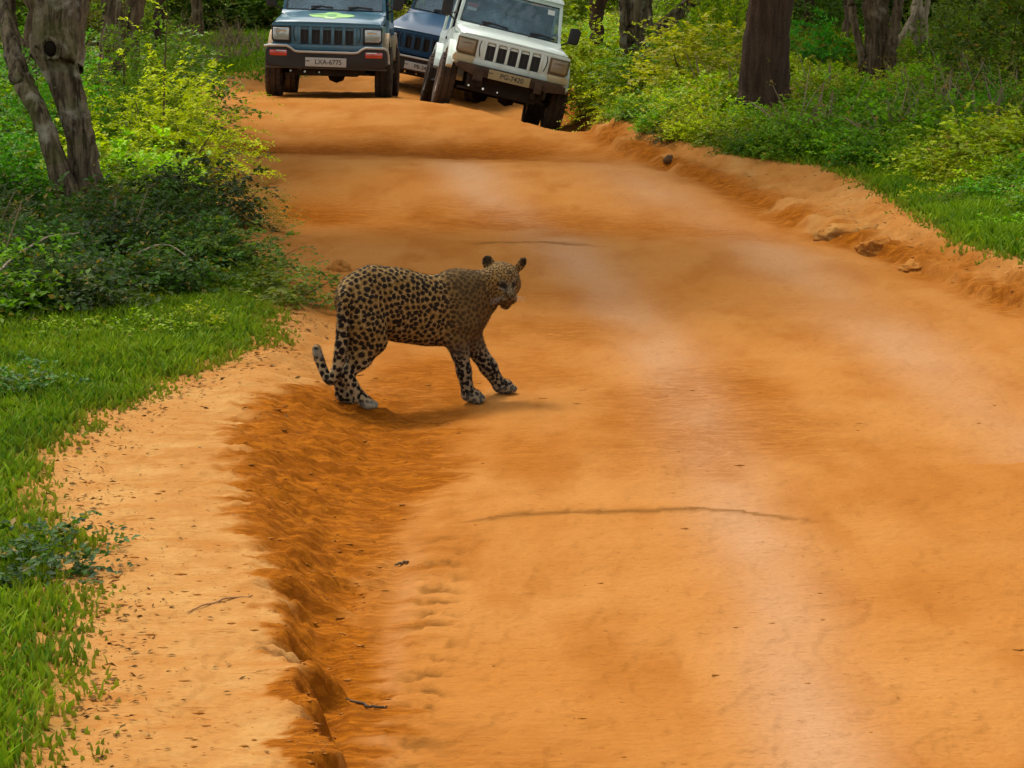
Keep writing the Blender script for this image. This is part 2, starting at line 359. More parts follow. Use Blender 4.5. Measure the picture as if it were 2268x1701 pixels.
def scatter(name, pts, keys, kindlabel, cat):
    """GN instancing of the shrub prototypes for growth nobody could count. pts: rows x,y,z,scale,rot,keyidx,r,g,b"""
    col = bpy.data.collections.new(name + "_plants")
    for i, k in enumerate(keys):
        me_ = FOL[k][0]
        if k == 'dry':
            bm = bmesh.new(); bm.from_mesh(FOL[k][1]); n0 = len(bm.faces)
            for f in bm.faces: f.material_index = 1
            bm.from_mesh(FOL[k][0]); me_ = bpy.data.meshes.new('dry_plant'); bm.to_mesh(me_); bm.free(); me_.materials.append(MAT['leaf']); me_.materials.append(MAT['dry_stem'])
            for p_ in me_.polygons: p_.material_index = 1 if p_.index < n0 else 0
        o = bpy.data.objects.new("plant_%02d" % i, me_); col.objects.link(o)
    pts = np.asarray(pts, float)
    me = bpy.data.meshes.new(name); me.vertices.add(len(pts)); me.vertices.foreach_set("co", pts[:, :3].astype(np.float32).ravel())
    for nm, c in (('scl', 3), ('rot', 4)):
        a = me.attributes.new(nm, 'FLOAT', 'POINT'); a.data.foreach_set("value", pts[:, c].astype(np.float32))
    a = me.attributes.new('idx', 'INT', 'POINT'); a.data.foreach_set("value", pts[:, 5].astype(np.int32))
    a = me.attributes.new('tint', 'FLOAT_VECTOR', 'POINT'); a.data.foreach_set("vector", pts[:, 6:9].astype(np.float32).ravel())
    o = link(name, me, None, False)
    g = bpy.data.node_groups.new(name + "_gn", 'GeometryNodeTree')
    g.interface.new_socket('Geometry', in_out='INPUT', socket_type='NodeSocketGeometry')
    g.interface.new_socket('Geometry', in_out='OUTPUT', socket_type='NodeSocketGeometry')
    N = g.nodes.new; gi = N('NodeGroupInput'); go = N('NodeGroupOutput')
    ci = N('GeometryNodeCollectionInfo'); ci.inputs['Collection'].default_value = col
    ci.inputs['Separate Children'].default_value = True; ci.inputs['Reset Children'].default_value = True
    ip_ = N('GeometryNodeInstanceOnPoints'); ip_.inputs['Pick Instance'].default_value = True
    def na(nm, dt):
        x = N('GeometryNodeInputNamedAttribute'); x.data_type = dt; x.inputs['Name'].default_value = nm; return x.outputs['Attribute']
    L = g.links.new
    L(gi.outputs[0], ip_.inputs['Points']); L(ci.outputs[0], ip_.inputs['Instance']); L(na('idx', 'INT'), ip_.inputs['Instance Index'])
    cx = N('ShaderNodeCombineXYZ'); L(na('rot', 'FLOAT'), cx.inputs[2]); L(cx.outputs[0], ip_.inputs['Rotation'])
    L(na('scl', 'FLOAT'), ip_.inputs['Scale']); L(ip_.outputs[0], go.inputs[0])
    md = o.modifiers.new('scatter', 'NODES'); md.node_group = g
    return tag(o, kindlabel, cat, kind='stuff')

# ------------------------------------------------------------------ materials used by several things
MAT = {}
MAT['soil'] = soil_material()
MAT['leaf'] = leaf_material()
def simple(name, c, rough=.6, spec=.5, metal=0, dust=0.0, bump=0.0, coat=0.0, nz=0.15):
    b = NB(name); p = b.obj()
    col = b.mix(b.ramp(b.noise(p, 6, 5), .3, .7, 0, nz * 2), c, tuple(x * .6 for x in c))
    if dust:
        g = b.geo(); z = b.n("ShaderNodeSeparateXYZ"); b.l(b.obj(), z.inputs[0])
        m = b.math('MULTIPLY', b.ramp(b.noise(g, 4, 6, .65), .30, .70, .25, 1.0), dust, clamp=True)
        col = b.mix(m, col, (.42, .24, .11))
        b.set(Roughness=b.math('ADD', rough, b.math('MULTIPLY', m, .5), clamp=True))
    else: b.set(Roughness=rough)
    b.base(col); b.set(Specular_IOR_Level=spec, Metallic=metal, Coat_Weight=coat, Coat_Roughness=.12)
    if bump: b.bump(b.noise(p, 40, 4), bump, .005)
    return b.m
MAT['twig'] = simple('twig', (.11, .075, .035), .9, .2)
MAT['dry_stem'] = simple('dry_stem', (.26, .20, .12), .9, .2)
MAT['bark_grey'] = bark_material('bark_grey', (.035, .024, .014), (.21, .165, .10), (.36, .33, .25), 1.0, .4)
MAT['bark_dark'] = bark_material('bark_dark', (.040, .024, .016), (.085, .052, .033), (.055, .035, .024), .7)
MAT['bark_brown'] = bark_material('bark_brown', (.06, .04, .022), (.20, .14, .085), (.27, .21, .14), 1.0)
MAT['deadwood'] = bark_material('deadwood', (.25, .19, .12), (.48, .40, .28), (.36, .29, .19), 1.4)

build_ground()

FOL = {}
FOL['broad'] = shrub_meshes('broadleaf_foliage', 1, 1.0, .55, 330, 14, .062, .036, .35)
FOL['broad2'] = shrub_meshes('broadleaf_foliage', 2, .9, .65, 330, 14, .070, .040, .5)
FOL['fine'] = shrub_meshes('fineleaf_foliage', 3, 1.0, .6, 420, 20, .038, .018, .4)
FOL['fine2'] = shrub_meshes('fineleaf_foliage', 4, .8, .7, 420, 20, .034, .017, .5)
FOL['herb'] = shrub_meshes('herb_foliage', 5, .36, .36, 150, 9, .055, .034, .3, flat=-.2)
FOL['herb2'] = shrub_meshes('herb_foliage', 6, .30, .42, 170, 9, .050, .030, .5)
FOL['low'] = shrub_meshes('low_foliage', 8, .12, .30, 120, 7, .030, .020, .3)
FOL['tall'] = shrub_meshes('tall_foliage', 7, 2.4, 1.1, 560, 16, .085, .046, .4, base=.1)
FOL['crown'] = shrub_meshes('crown_foliage', 9, 2.6, 2.2, 650, 14, .13, .07, .4)

FOL['dry'] = shrub_meshes('dry_foliage', 12, .8, .5, 60, 5, .035, .016, .3, stems=46)
# tints
YG = (.25, .31, .008); GR_ = (.115, .235, .006); MG = (.22, .30, .006); DG = (.042, .090, .018); BG = (.09, .19, .012); OL = (.13, .14, .022)
def vary(c, rng, a=.22):
    k = 1 + a * rng.randn(); return tuple(max(.005, x * k * (1 + .12 * rng.randn())) for x in c)

def plant_everything():
    rng = np.random.RandomState(11)
    keys = ['broad', 'broad2', 'fine', 'fine2', 'herb', 'herb2', 'low', 'tall', 'dry']
    K = {k: i for i, k in enumerate(keys)}
    # ---- right side undergrowth
    P = []
    def add(x, y, s, key, c):
        P.append((x, y, float(height(x, y)) - .02, s, rng.rand() * 6.28, K[key], *vary(c, rng)))
    blk = [(-3.31, 17.6)]
    for _ in range(5200):
        y = 9 + 39 * rng.rand() ** .8; x0 = float(ip(RG, y)); d = rng.rand() ** 1.2 * 9; x = x0 + .12 + d
        if x > .29 * y + 1.5: continue
        # open grassy strip next to the road in the nearer half
        grass_w = np.interp(y, [9, 13, 16, 17.5, 19.5, 21, 50], [.5, .6, .55, .5, .15, .0, .0])
        dd = d - grass_w
        n = fbm(x * .6, y * .5, 101)
        if dd < 0:
            if d > .2 and rng.rand() < .25: add(x, y, .5 + .4 * rng.rand(), 'low', MG)
            continue
        if dd > .9 and rng.rand() < .07: add(x, y, .6 + .5 * rng.rand(), 'dry', (.16, .12, .05)); continue
        if 2.1 < x < 3.2 and 20.6 < y < 23.6 and rng.rand() < .75: continue
        if 3.7 < x < 6.0 and 23.0 < y < 28.2 and rng.rand() < .6: continue
        base = MG if n > .05 else (GR_ if n > -.25 else BG)
        if n > .30 or (y > 22 and x < 2.8 and rng.rand() < .45): base = YG
        if dd < .8: add(x, y, .45 + .5 * rng.rand() * min(1, .4 + dd), rng.choice(['herb', 'herb2']), base)
        elif dd < 2.2: add(x, y, .65 + .45 * rng.rand(), rng.choice(['herb', 'herb2', 'herb']), base)
        else:
            if rng.rand() < (.30 if x > .17 * y else .08): add(x, y, .3 + .3 * rng.rand(), rng.choice(['broad', 'fine', 'broad2']), base)
            else: add(x, y, (.55 if y > 20 else .65) + .4 * rng.rand(), rng.choice(['herb', 'herb2']), base)
    scatter('undergrowth', P, keys, 'mixed green herbs and low leafy plants covering the bank right of the dirt road', 'undergrowth')
    # ---- left side undergrowth
    P.clear()
    for _ in range(2600):
        y = 11.3 + 38 * rng.rand() ** 1.1; x0 = float(ip(GL, y)); d = rng.rand() ** 1.1 * 8; x = x0 - .1 - d
        if x < -.29 * y - 1.5: continue
        n = fbm(x * .7, y * .6, 111)
        if -3.9 < x < -2.5 and 14.9 < y < 16.5 and (y > 15.7 or rng.rand() < .5): continue
        if d > .5 and rng.rand() < .10: add(x, y, .5 + .4 * rng.rand(), 'dry', (.14, .11, .05)); continue
        edge = np.interp(y, [11, 11.9, 13, 16, 20, 50], [1.8, .7, .35, .30, .25, .2])
        if y > 33 and d < 3.2:      # open grass patch beside the far road
            if rng.rand() < .3: add(x, y, .7, 'low', GR_)
            continue
        if d < edge:
            if d > .3 and rng.rand() < .5: add(x, y, .4 + .5 * rng.rand(), 'low', MG)
            continue
        if y < 16.3:
            c = DG if n < .25 else GR_
            add(x, y, (.5 + .45 * rng.rand()), rng.choice(['herb', 'herb2', 'herb2']), c)
            if rng.rand() < .10 and d > 1.0: add(x, y, .35, 'fine2', DG)
        elif d < 1.6: add(x, y, .8 + .4 * rng.rand(), rng.choice(['herb', 'herb2']), MG if n > -.1 else GR_)
        else: add(x, y, .9 + .5 * rng.rand(), rng.choice(['herb', 'herb2']), GR_ if n > 0 else DG)
    scatter('undergrowth', P, keys, 'dark green scrub and herbs covering the ground left of the dirt road', 'undergrowth')
    # ---- woods far behind, one mass
    P.clear()
    for _ in range(620):
        y = 36 + 30 * rng.rand(); x = -19 + 38 * rng.rand()
        if ip(RL, y) + .3 < x < ip(RR, y) + .4 and y < 50: continue
        if -3 < x < 2.8 and y < 45.5: continue
        if x < ip(RL, y) + .3 and x > ip(RL, y) - 3.6 and y < 47: continue
        n = fbm(x * .3, y * .3, 121)
        add(x, y, .55 + .5 * rng.rand() + (y - 36) * .02, rng.choice(['tall', 'broad', 'fine', 'tall']), (.20, .22, .02) if n > .1 else ((.09, .15, .02) if n > -.15 else MG))
    for _ in range(900):
        y = 52 + 40 * rng.rand(); x = -26 + 52 * rng.rand()
        add(x, y, 1.0 + .6 * rng.rand(), 'tall', (.08, .14, .02) if rng.rand() < .6 else (.17, .18, .02))
    scatter('woodland', P, keys, 'dense dim woodland thicket closing the view behind the jeeps and tree trunks', 'woodland')

plant_everything()

def scatter_grass():
    rng = np.random.RandomState(5)
    def patch(name, n, fx, label):
        pts = []
        X, Y, G = fx(n, rng)
        Z = height(X, Y)
        n = len(X); hgt = (.025 + .045 * rng.rand(n)) * (1 + .5 * fbm(X * 2.5, Y * 2.5, 131)) * G
        wd = .0035 + .004 * rng.rand(n) + .00025 * Y
        a = rng.rand(n) * 6.28; lean = rng.rand(n) * .9; b = rng.rand(n) * 6.28
        d = np.stack([np.cos(a), np.sin(a), 0 * a], 1); ld = np.stack([np.cos(b), np.sin(b), 0 * b], 1) * (hgt * lean)[:, None]
        P = np.stack([X, Y, Z - .004], 1); up = np.array([0, 0, 1.])
        m = P + ld * .35 + up * (hgt * .6)[:, None]; t = P + ld + up * hgt[:, None]
        w2 = (d * wd[:, None])
        V = np.stack([P - w2, P + w2, m + w2 * .8, m - w2 * .8, t], 1).reshape(-1, 3)
        i = np.arange(n) * 5
        F4 = np.stack([i, i + 1, i + 2, i + 3], 1); F3 = np.stack([i + 3, i + 2, i + 4], 1)
        r = np.clip(.45 + .5 * fbm(X * 3, Y * 3, 132) + .35 * rng.randn(n) * .7, 0, 1)
        me = np_mesh(name, V, [F4, F3], MAT['grass'], dict(leafrand=np.repeat(r, 5), dry=np.repeat(np.clip(1.15 - G + .2 * rng.randn(n), 0, 1), 5)))
        o = link(name, me, None, False); tag(o, label, 'grass', kind='stuff')
    b = NB('grass'); r = b.attr('leafrand'); c = b.mix(r, (.055, .16, .004), (.24, .38, .006)); c = b.mix(b.math('MULTIPLY', b.attr('dry'), .8), c, (.26, .22, .02))
    b.base(c); b.set(Roughness=.6, Specular_IOR_Level=.15)
    tr = b.n("ShaderNodeBsdfTranslucent"); b.l(c, tr.inputs[0]); ms = b.n("ShaderNodeMixShader"); ms.inputs[0].default_value = .3
    b.l(b.b.outputs[0], ms.inputs[1]); b.l(tr.outputs[0], ms.inputs[2]); b.l(ms.outputs[0], b.out.inputs[0]); MAT['grass'] = b.m
    def left(n, rng):
        y = 4.8 + 9.5 * rng.rand(n) ** .9; x0 = ip(GL, y); d = rng.rand(n) ** 1.25 * 2.4 - .16; x = x0 - d; d = d + .16 * fbm(x * 2.5, y * 2.5, 133) + .12 * fbm(x * 9, y * 9, 136)
        k = (x > -.27 * y - .3) & (rng.rand(n) < sstep(d, -.12, .38) * 1.0 - .03); y, x, d = y[k], x[k], d[k]
        return x, y, np.clip(.45 + d * 2.6, .3, 1.0)
    def right(n, rng):
        y = 11.5 + 14 * rng.rand(n); x0 = ip(RG, y); d = rng.rand(n) * 1.3 - .16; x = x0 + d; d = d + .14 * fbm(x * 2.5, y * 2.5, 134) + .1 * fbm(x * 8, y * 8, 137)
        k = (x < .26 * y + .3) & (rng.rand(n) < sstep(d, -.12, .30) * 1.0 - .03); y, x, d = y[k], x[k], d[k]
        return x, y, np.clip(.55 + d * 2.6, .35, 1.15) * 1.25
    def far(n, rng):
        y = 32 + 17 * rng.rand(n); x0 = ip(GL, y); d = rng.rand(n) * 4.2 - .5 + .3 * fbm(x0, y, 135); x = x0 - d
        return x, y, np.clip(.8 + d * 2, .6, 1.2) * 2.2
    patch('grass', 120000, left, 'short bright green grass growing along the left verge of the dirt road')
    patch('grass', 60000, right, 'short bright green grass growing on the right verge above the clay bank')
    patch('grass', 34000, far, 'pale green grass patch beside the road left of the blue jeep')
scatter_grass()

# ------------------------------------------------------------------ trees
def limb_paths(pts, rad, n=26, wig=.02, seed=0):
    """smooth a coarse path (Catmull-Rom) and add a little wander"""
    rng = np.random.RandomState(seed); pts = np.array([tuple(p) for p in pts], float); rad = np.array(rad, float)
    k = len(pts); t = np.linspace(0, k - 1, n); out = []; i = np.clip(t.astype(int), 0, k - 2); f = (t - i)[:, None]
    p0 = pts[np.clip(i - 1, 0, k - 1)]; p1 = pts[i]; p2 = pts[i + 1]; p3 = pts[np.clip(i + 2, 0, k - 1)]
    out = .5 * ((2 * p1) + (-p0 + p2) * f + (2 * p0 - 5 * p1 + 4 * p2 - p3) * f ** 2 + (-p0 + 3 * p1 - 3 * p2 + p3) * f ** 3)
    out[1:-1] += rng.randn(n - 2, 3) * wig
    return out, np.interp(t, np.arange(k), rad)

def trunk_mesh(name, limbs, mat, sides=28, flute=.12, knot=None, seed=0):
    V, F = tube_mesh_data([(p, r) for p, r in limbs], sides)
    # ridged bark : push the surface in and out round the stem, twisting upward
    off = 0; V = V.copy()
    for li, (p, r) in enumerate(limbs):
        k = len(p); ring = V[off:off + k * sides].reshape(k, sides, 3); c = p[:, None]
        th = np.linspace(0, 2 * np.pi, sides, endpoint=False)[None]; z = p[:, 2][:, None]
        d = 1 + flute * (.6 * np.sin(3 * th + 1.3 * z + li + seed) + .5 * np.sin(5 * th - .9 * z + 2 * li) + .35 * np.sin(9 * th + 2 * z)) + flute * 1.2 * fbm(np.broadcast_to(th * 2.2, (k, sides)) + li * 7, z * 3 + 0 * th, 140 + li, 3)
        V[off:off + k * sides] = (c + (ring - c) * d[..., None]).reshape(-1, 3); off += k * sides
    if knot is not None:
        kc, kr, kd = knot; dd = np.linalg.norm(V - np.array(kc), axis=1)
        V += np.outer(np.exp(-((dd - kr) / (kr * .45)) ** 2) * .02, [0, -1, 0]) + np.outer(np.exp(-(dd / (kr * .7)) ** 2) * kd, [0, 1, 0])
    return np_mesh(name, V, F, mat)

def tree(name, base, limbs, mat, label, cat='tree', crown=((0, 0, 5.2, 1.3),), tint=DG, group=None, extra=(), flute=.12, knot=None, seed=0, sides=28):
    t = empty(name, base); b = Vector(base)
    L = [limb_paths([Vector(p) - b for p in pts], rad, 34, wig, seed + i) for i, (pts, rad, wig) in enumerate(limbs)]
    for i, (cx, cy, cz, cs) in enumerate(crown):      # limbs carrying on up into the crown
        p_, r_ = L[i % len(L)]; e = p_[-1]; g_ = np.array([cx, cy, cz + .8 * cs])
        L.append(limb_paths([p_[-3], e, e * .5 + g_ * .5 + np.array([.15, .1, .1]), g_], [r_[-3], r_[-1], r_[-1] * .7, .02], 16, .02, seed + 40 + i))
    if knot: knot = (tuple(Vector(knot[0]) - b), knot[1], knot[2])
    link('trunk', trunk_mesh('trunk', L, mat, sides, flute, knot, seed), t)
    for (pts, rad, wig, m2) in extra:
        link('branch', trunk_mesh('branch', [limb_paths([Vector(p) - b for p in pts], rad, 16, wig, seed + 9)], m2, 8, .1), t)
    for cx, cy, cz, s in crown:
        o = link('crown', FOL['crown'][0], t, False); o.location = (cx, cy, cz); o.scale = (s, s, s); o['tint'] = tint; o.rotation_euler.z = random.random() * 6
    return tag(t, label, cat, group)

def up(px, D, px2, zs):
    a = at(px, 0, D); b = at(px2, 0, D); return a, b

D = 16.3
# grey forked tree, left foreground
tree('forked_tree', tuple(at(185, 470, D)), [
    ([at(205, 500, D), at(192, 440, D), at(180, 330, D), at(158, 225, D), at(136, 155, D), at(118, 100, D), at(124, 40, D), at(122, -60, D), at(90, -260, D), at(-20, -700, D)], [.20, .125, .092, .094, .118, .145, .135, .115, .10, .07], .006),
    ([at(125, 130, D), at(150, 30, D + .1), at(175, -60, D + .2), at(240, -250, D + .4), at(330, -700, D + .6)], [.19, .135, .12, .10, .06], .006),
    ([at(170, 490, D - .12), at(150, 430, D - .15), at(120, 340, D - .15), at(95, 265, D - .12), at(60, 200, D), at(40, 160, D + .05), at(20, 80, D + .2), at(16, -60, D + .4), at(20, -500, D + .5)], [.12, .09, .075, .066, .068, .068, .06, .05, .03], .006),
    ([at(205, 480, D - .1), at(210, 400, D - .1), at(198, 300, D - .07), at(178, 210, D - .07), at(160, 110, D - .08)], [.07, .05, .035, .03, .02], .004),
    ([at(240, 500, D - .3), at(214, 462, D - .1), at(200, 400, D)], [.035, .07, .08], .004)],
    MAT['bark_grey'], 'gnarled grey forked tree with a dark knot hole, standing in the scrub on the left', knot=(at(108, 108, D - .22), .045, .11),
    crown=((-1.4, .6, 5.2, 1.0), (1.2, 1.2, 5.4, .9)), flute=.14, seed=1)
kn = bpy.data.objects['forked_tree']; kp = at(112, 108, 16.3 - .185) - kn.location
bm = bmesh.new(); bmesh.ops.create_uvsphere(bm, u_segments=20, v_segments=12, radius=1)
for v in bm.verts: v.co = Vector((v.co.x * .045 * (1 + .2 * v.co.z), v.co.y * .03, v.co.z * .055))
m_ = bpy.data.meshes.new('knot_hole'); bm.to_mesh(m_); bm.free(); m_.materials.append(simple('hole_shade', (.012, .009, .006), .95, .1)); o = link('knot_hole', m_, kn); o.location = kp  # near-black plug, the shade inside the hole given as colour
MB_ring = limb_paths([kp + Vector((.060 * math.cos(a), -.012, .072 * math.sin(a))) for a in np.linspace(0, 2 * math.pi, 9)], [.016] * 9, 25, .002, 4)
link('knot_rim', np_mesh('knot_rim', *tube_mesh_data([MB_ring], 8), MAT['bark_grey']), kn)
D = 24.7
tree('brown_tree', tuple(at(270, 305, D)), [
    ([at(262, 320, D), at(262, 190, D), at(268, 100, D), at(280, 0, D), at(285, -150, D), at(300, -600, D)], [.22, .15, .16, .17, .15, .09], .008),
    ([at(240, 320, D + .1), at(238, 150, D + .1), at(246, 60, D + .1), at(238, -20, D + .1), at(200, -400, D)], [.14, .09, .09, .09, .05], .008),
    ([at(283, 250, D - .1), at(292, 120, D - .1), at(300, 30, D - .1), at(310, -60, D), at(360, -400, D)], [.1, .06, .07, .07, .04], .006)],
    MAT['bark_brown'], 'pale brown fluted tree trunk behind the forked grey tree', crown=((0, .5, 5, 1.1),), flute=.2, seed=2)
D = 23.4
tree('straight_tree', tuple(at(1690, 285, D)), [
    ([at(1668, 300, D), at(1676, 262, D), at(1686, 200, D), at(1696, 100, D), at(1708, 0, D), at(1712, -100, D), at(1716, -700, D)], [.29, .235, .225, .225, .225, .22, .18], .004),
    ([at(1730, 268, D - .05), at(1728, 190, D), at(1728, 80, D), at(1730, -100, D)], [.13, .10, .095, .09], .003)],
    MAT['bark_dark'], 'thick straight dark-barked tree trunk rising from the undergrowth right of the road', crown=((0, 0, 5.4, 1.5), (1.8, 1, 5.6, 1.2)), flute=.05, seed=3, sides=40)
D = 32
tree('vine_tree', tuple(at(1415, 180, D)), [
    ([at(1418, 190, D), at(1412, 100, D), at(1408, 30, D), at(1405, -80, D), at(1400, -500, D)], [.24, .20, .215, .23, .15], .01),
    ([at(1430, 90, D), at(1470, 55, D), at(1520, 10, D), at(1580, -60, D), at(1700, -400, D)], [.11, .085, .08, .07, .04], .01),
    ([at(1385, 190, D - .2), at(1382, 90, D - .2), at(1378, -40, D - .2)], [.06, .05, .05], .012)],
    MAT['bark_grey'], 'dark forked tree just right of the white jeep, hung with dry vines', crown=((0, .5, 5.4, 1.3),), flute=.2, seed=4)
D = 27.0
tree('stout_tree', tuple(at(1940, 230, D)), [
    ([at(1938, 235, D), at(1940, 150, D), at(1940, 80, D), at(1936, 0, D), at(1930, -120, D), at(1900, -600, D)], [.17, .14, .135, .15, .14, .09], .008),
    ([at(1915, 220, D), at(1905, 120, D), at(1890, 30, D), at(1875, -60, D), at(1830, -500, D)], [.05, .045, .045, .04, .03], .008),
    ([at(1970, 225, D - .1), at(1972, 130, D - .1), at(1985, 40, D - .1), at(2000, -60, D), at(2080, -500, D)], [.08, .065, .06, .055, .04], .008)],
    MAT['bark_brown'], 'stout brown tree clump with several fused stems, left of the pale dead sapling', crown=((0, .5, 5.4, 1.4),), flute=.16, seed=5)
D = 28.2
tree('dead_tree', tuple(at(2044, 175, D)), [
    ([at(2046, 185, D), at(2044, 110, D), at(2046, 50, D), at(2034, 10, D), at(2028, -60, D), at(2030, -300, D)], [.06, .055, .05, .055, .05, .02], .008),
    ([at(2036, 115, D), at(2024, 70, D), at(2026, 25, D), at(2032, -10, D)], [.02, .045, .05, .04], .008),
    ([at(1980, 108, D - .2), at(2000, 75, D - .2), at(2020, 38, D - .1), at(2030, 8, D)], [.022, .034, .03, .03], .004),
    ([at(2050, 50, D), at(2056, 0, D), at(2070, -60, D), at(2110, -250, D)], [.03, .035, .03, .015], .006)],
    MAT['deadwood'], 'pale bare dead sapling with a leaning broken limb, right of the stout brown tree', crown=(), flute=.08, seed=6, sides=14)

# slimmer trunks among the far trees
slim = [(40, 22.5, .05, 'bark_brown', 'slender leaning stem at the far left edge behind the forked tree', 14), (1330, 36, .10, 'bark_dark', 'dim slender trunk close behind the wing mirror of the white jeep', -8),
        (1560, 38, .07, 'bark_brown', 'thin brown stem in the bushes midway between the vine tree and thick trunk', 10), (1800, 36, .08, 'bark_dark', 'slender dim trunk immediately right of the thick straight trunk', -12),
        (1862, 33, .05, 'bark_brown', 'thin pale brown sapling leaning against the left of the stout tree', 18), (2110, 38, .11, 'bark_dark', 'dim slender trunk right of the pale dead sapling', 12),
        (2180, 36, .07, 'bark_brown', 'thin brown trunk near the upper right corner above the leafy bank', -14), (350, 38, .09, 'bark_dark', 'dim trunk behind the bushes right of the pale brown fluted tree', 8),
        (440, 44, .10, 'bark_brown', 'distant brown trunk above the pale grass patch left of the blue jeep', -6)]
for i, (px, Dd, r, m, lab, ln) in enumerate(slim):
    b0 = at(px, 0, Dd); b0.z = float(height(b0.x, b0.y)) - .1
    p = [b0, b0 + Vector((ln * .006, 0, .9)), b0 + Vector((ln * .012, .1, 2.0)), b0 + Vector((ln * .03, .1, 4.5))]
    tree('slim_tree', tuple(b0), [(p, [r * 1.3, r, r * .9, r * .5], .015), ([p[1], p[1] + Vector((-ln * .02, .1, .8)), p[1] + Vector((-ln * .05, .1, 2.2))], [r * .5, r * .45, r * .25], .012)],
         MAT[m], lab, crown=((0, 0, 4.2, .9),), seed=20 + i, sides=12, group='slim trees among the woodland')

# ------------------------------------------------------------------ bushes that stand out
def bush(key, px, D, s, tint, label, rz=None, cat='bush', dz=-.05, name='bush'):
    p = at(px, 0, D); z = float(height(p.x, D)) + dz
    return shrub_thing(name, key, (p.x, D, z), s, random.random() * 6 if rz is None else rz, tint, label, cat)
YB = (.44, .50, .006); YB2 = (.36, .42, .010)
bush('fine', 345, 18.6, (1.05, 1.0, 1.0), YB, 'bright yellow-green fine-leaved bush right of the forked grey tree')
bush('fine2', 400, 19.6, (.85, .9, 1.0), YB2, 'olive yellow fine-leaved bush spilling onto the left edge of the road')
bush('fine', 262, 19.8, (.95, 1.0, 1.3), (.15, .25, .02), 'tall mid-green bush between the forked tree and the yellow-green bush')
bush('fine2', 345, 16.4, (.55, .6, .50), (.22, .30, .015), 'small yellow-green bush low in front above the fallen log')
bush('broad', 350, 23.5, (1.1, 1.2, .95), (.11, .21, .02), 'leafy green bush behind the yellow-green bush, near the reddish bank')
bush('broad2', 310, 27.5, (1.3, 1.3, 1.0), (.10, .19, .02), 'broad green bush at the foot of the pale brown trunk')
bush('herb', 165, 15.9, (1.0, .7, .65), (.12, .10, .055), 'grey-brown dry tangle at the foot of the forked tree', name='dry_brush', cat='dry brush')
bush('fine2', 235, 16.0, (.35, .35, .36), (.13, .11, .05), 'dry twiggy brush against the right side of the forked trunk', name='dry_brush', cat='dry brush')
bush('broad2', 430, 15.9, (.62, .6, .60), (.035, .055, .015), 'dark dense bush at the right end of the fallen log')
bush('fine2', 535, 16.3, (.42, .6, .40), (.22, .19, .03), 'straggly olive-brown twiggy shrub on the eroded left bank')
bush('fine', 85, 18.8, (1.2, 1.0, 1.1), (.08, .26, .010), 'deep green bush at the left edge behind the forked tree')
bush('broad', -20, 16.4, (.8, .8, .62), (.10, .30, .010), 'glossy green bush at the left edge below the forked trunk')
bush('broad2', 500, 13.6, (.55, .5, .36), (.10, .17, .02), 'low green shrub on the verge left of the leopard')
bush('herb2', 598, 12.9, (.9, .9, .7), (.13, .17, .025), 'tuft of olive weeds beside the reddish bank, left of the leopard', name='weed', cat='weed')
bush('broad', 440, 47.5, (2.2, 1.8, 1.6), (.10, .17, .03), 'rounded bush far back above the grass patch left of the blue jeep')
bush('broad', 1310, 32.2, (1.2, 1.2, 1.2), YB2, 'yellow-green bush growing against the side of the white jeep')
bush('fine', 1420, 28.4, (1.0, 1.0, .85), YB, 'bright yellow-green bush on the bank right of the white jeep')
bush('broad2', 1480, 28.6, (1.1, 1.1, .9), (.12, .22, .02), 'mid-green leafy bush left of the thick straight trunk')
bush('broad', 1540, 26.6, (1.2, 1.1, 1.0), (.30, .30, .010), 'yellowish bush tinged with orange leaves left of the thick straight trunk')
bush('fine', 1610, 29.8, (.9, .9, 1.6), (.25, .36, .008), 'tall lime-green bush touching the left side of the thick trunk')
bush('broad2', 1800, 29.5, (.8, .8, .9), (.06, .28, .02), 'vivid green seedling bush in the shade right of the thick trunk')
bush('herb', 1625, 22.6, .7, (.13, .22, .02), 'clump of green weeds hiding the left foot of the thick trunk', name='weed', cat='weed')
bush('herb2', 1765, 22.7, .75, (.10, .19, .02), 'clump of green weeds hiding the right foot of the thick trunk', name='weed', cat='weed')
bush('fine', 2140, 28.5, (1.3, 1.2, 1.5), (.14, .21, .02), 'tall feathery green bush near the right edge beyond the dead sapling')
bush('broad', 2240, 25.5, (1.3, 1.2, 1.5), (.10, .15, .02), 'large drooping bush at the upper right edge of the bank')
bush('fine', 2090, 29.5, (.9, .9, .75), (.13, .20, .02), 'feathery bush at the base of the pale dead sapling')
bush('broad2', 2240, 18.0, (.9, .9, .6), (.26, .33, .01), 'yellow-green leafy bush low at the right edge above the grass')
bush('herb2', 1500, 22.4, .55, (.05, .06, .012), 'dark weed tuft on the clay bank beside the small stump', name='weed', cat='weed')

bush('herb2', 20, 7.05, (.75, .6, .55), (.03, .075, .015), 'dark weed patch in the grass at the lower left edge', name='weed', cat='weed')
bush('herb', 0, 9.9, (.55, .6, .40), (.045, .12, .02), 'small dark herb in the grass at the left edge', name='weed', cat='weed')

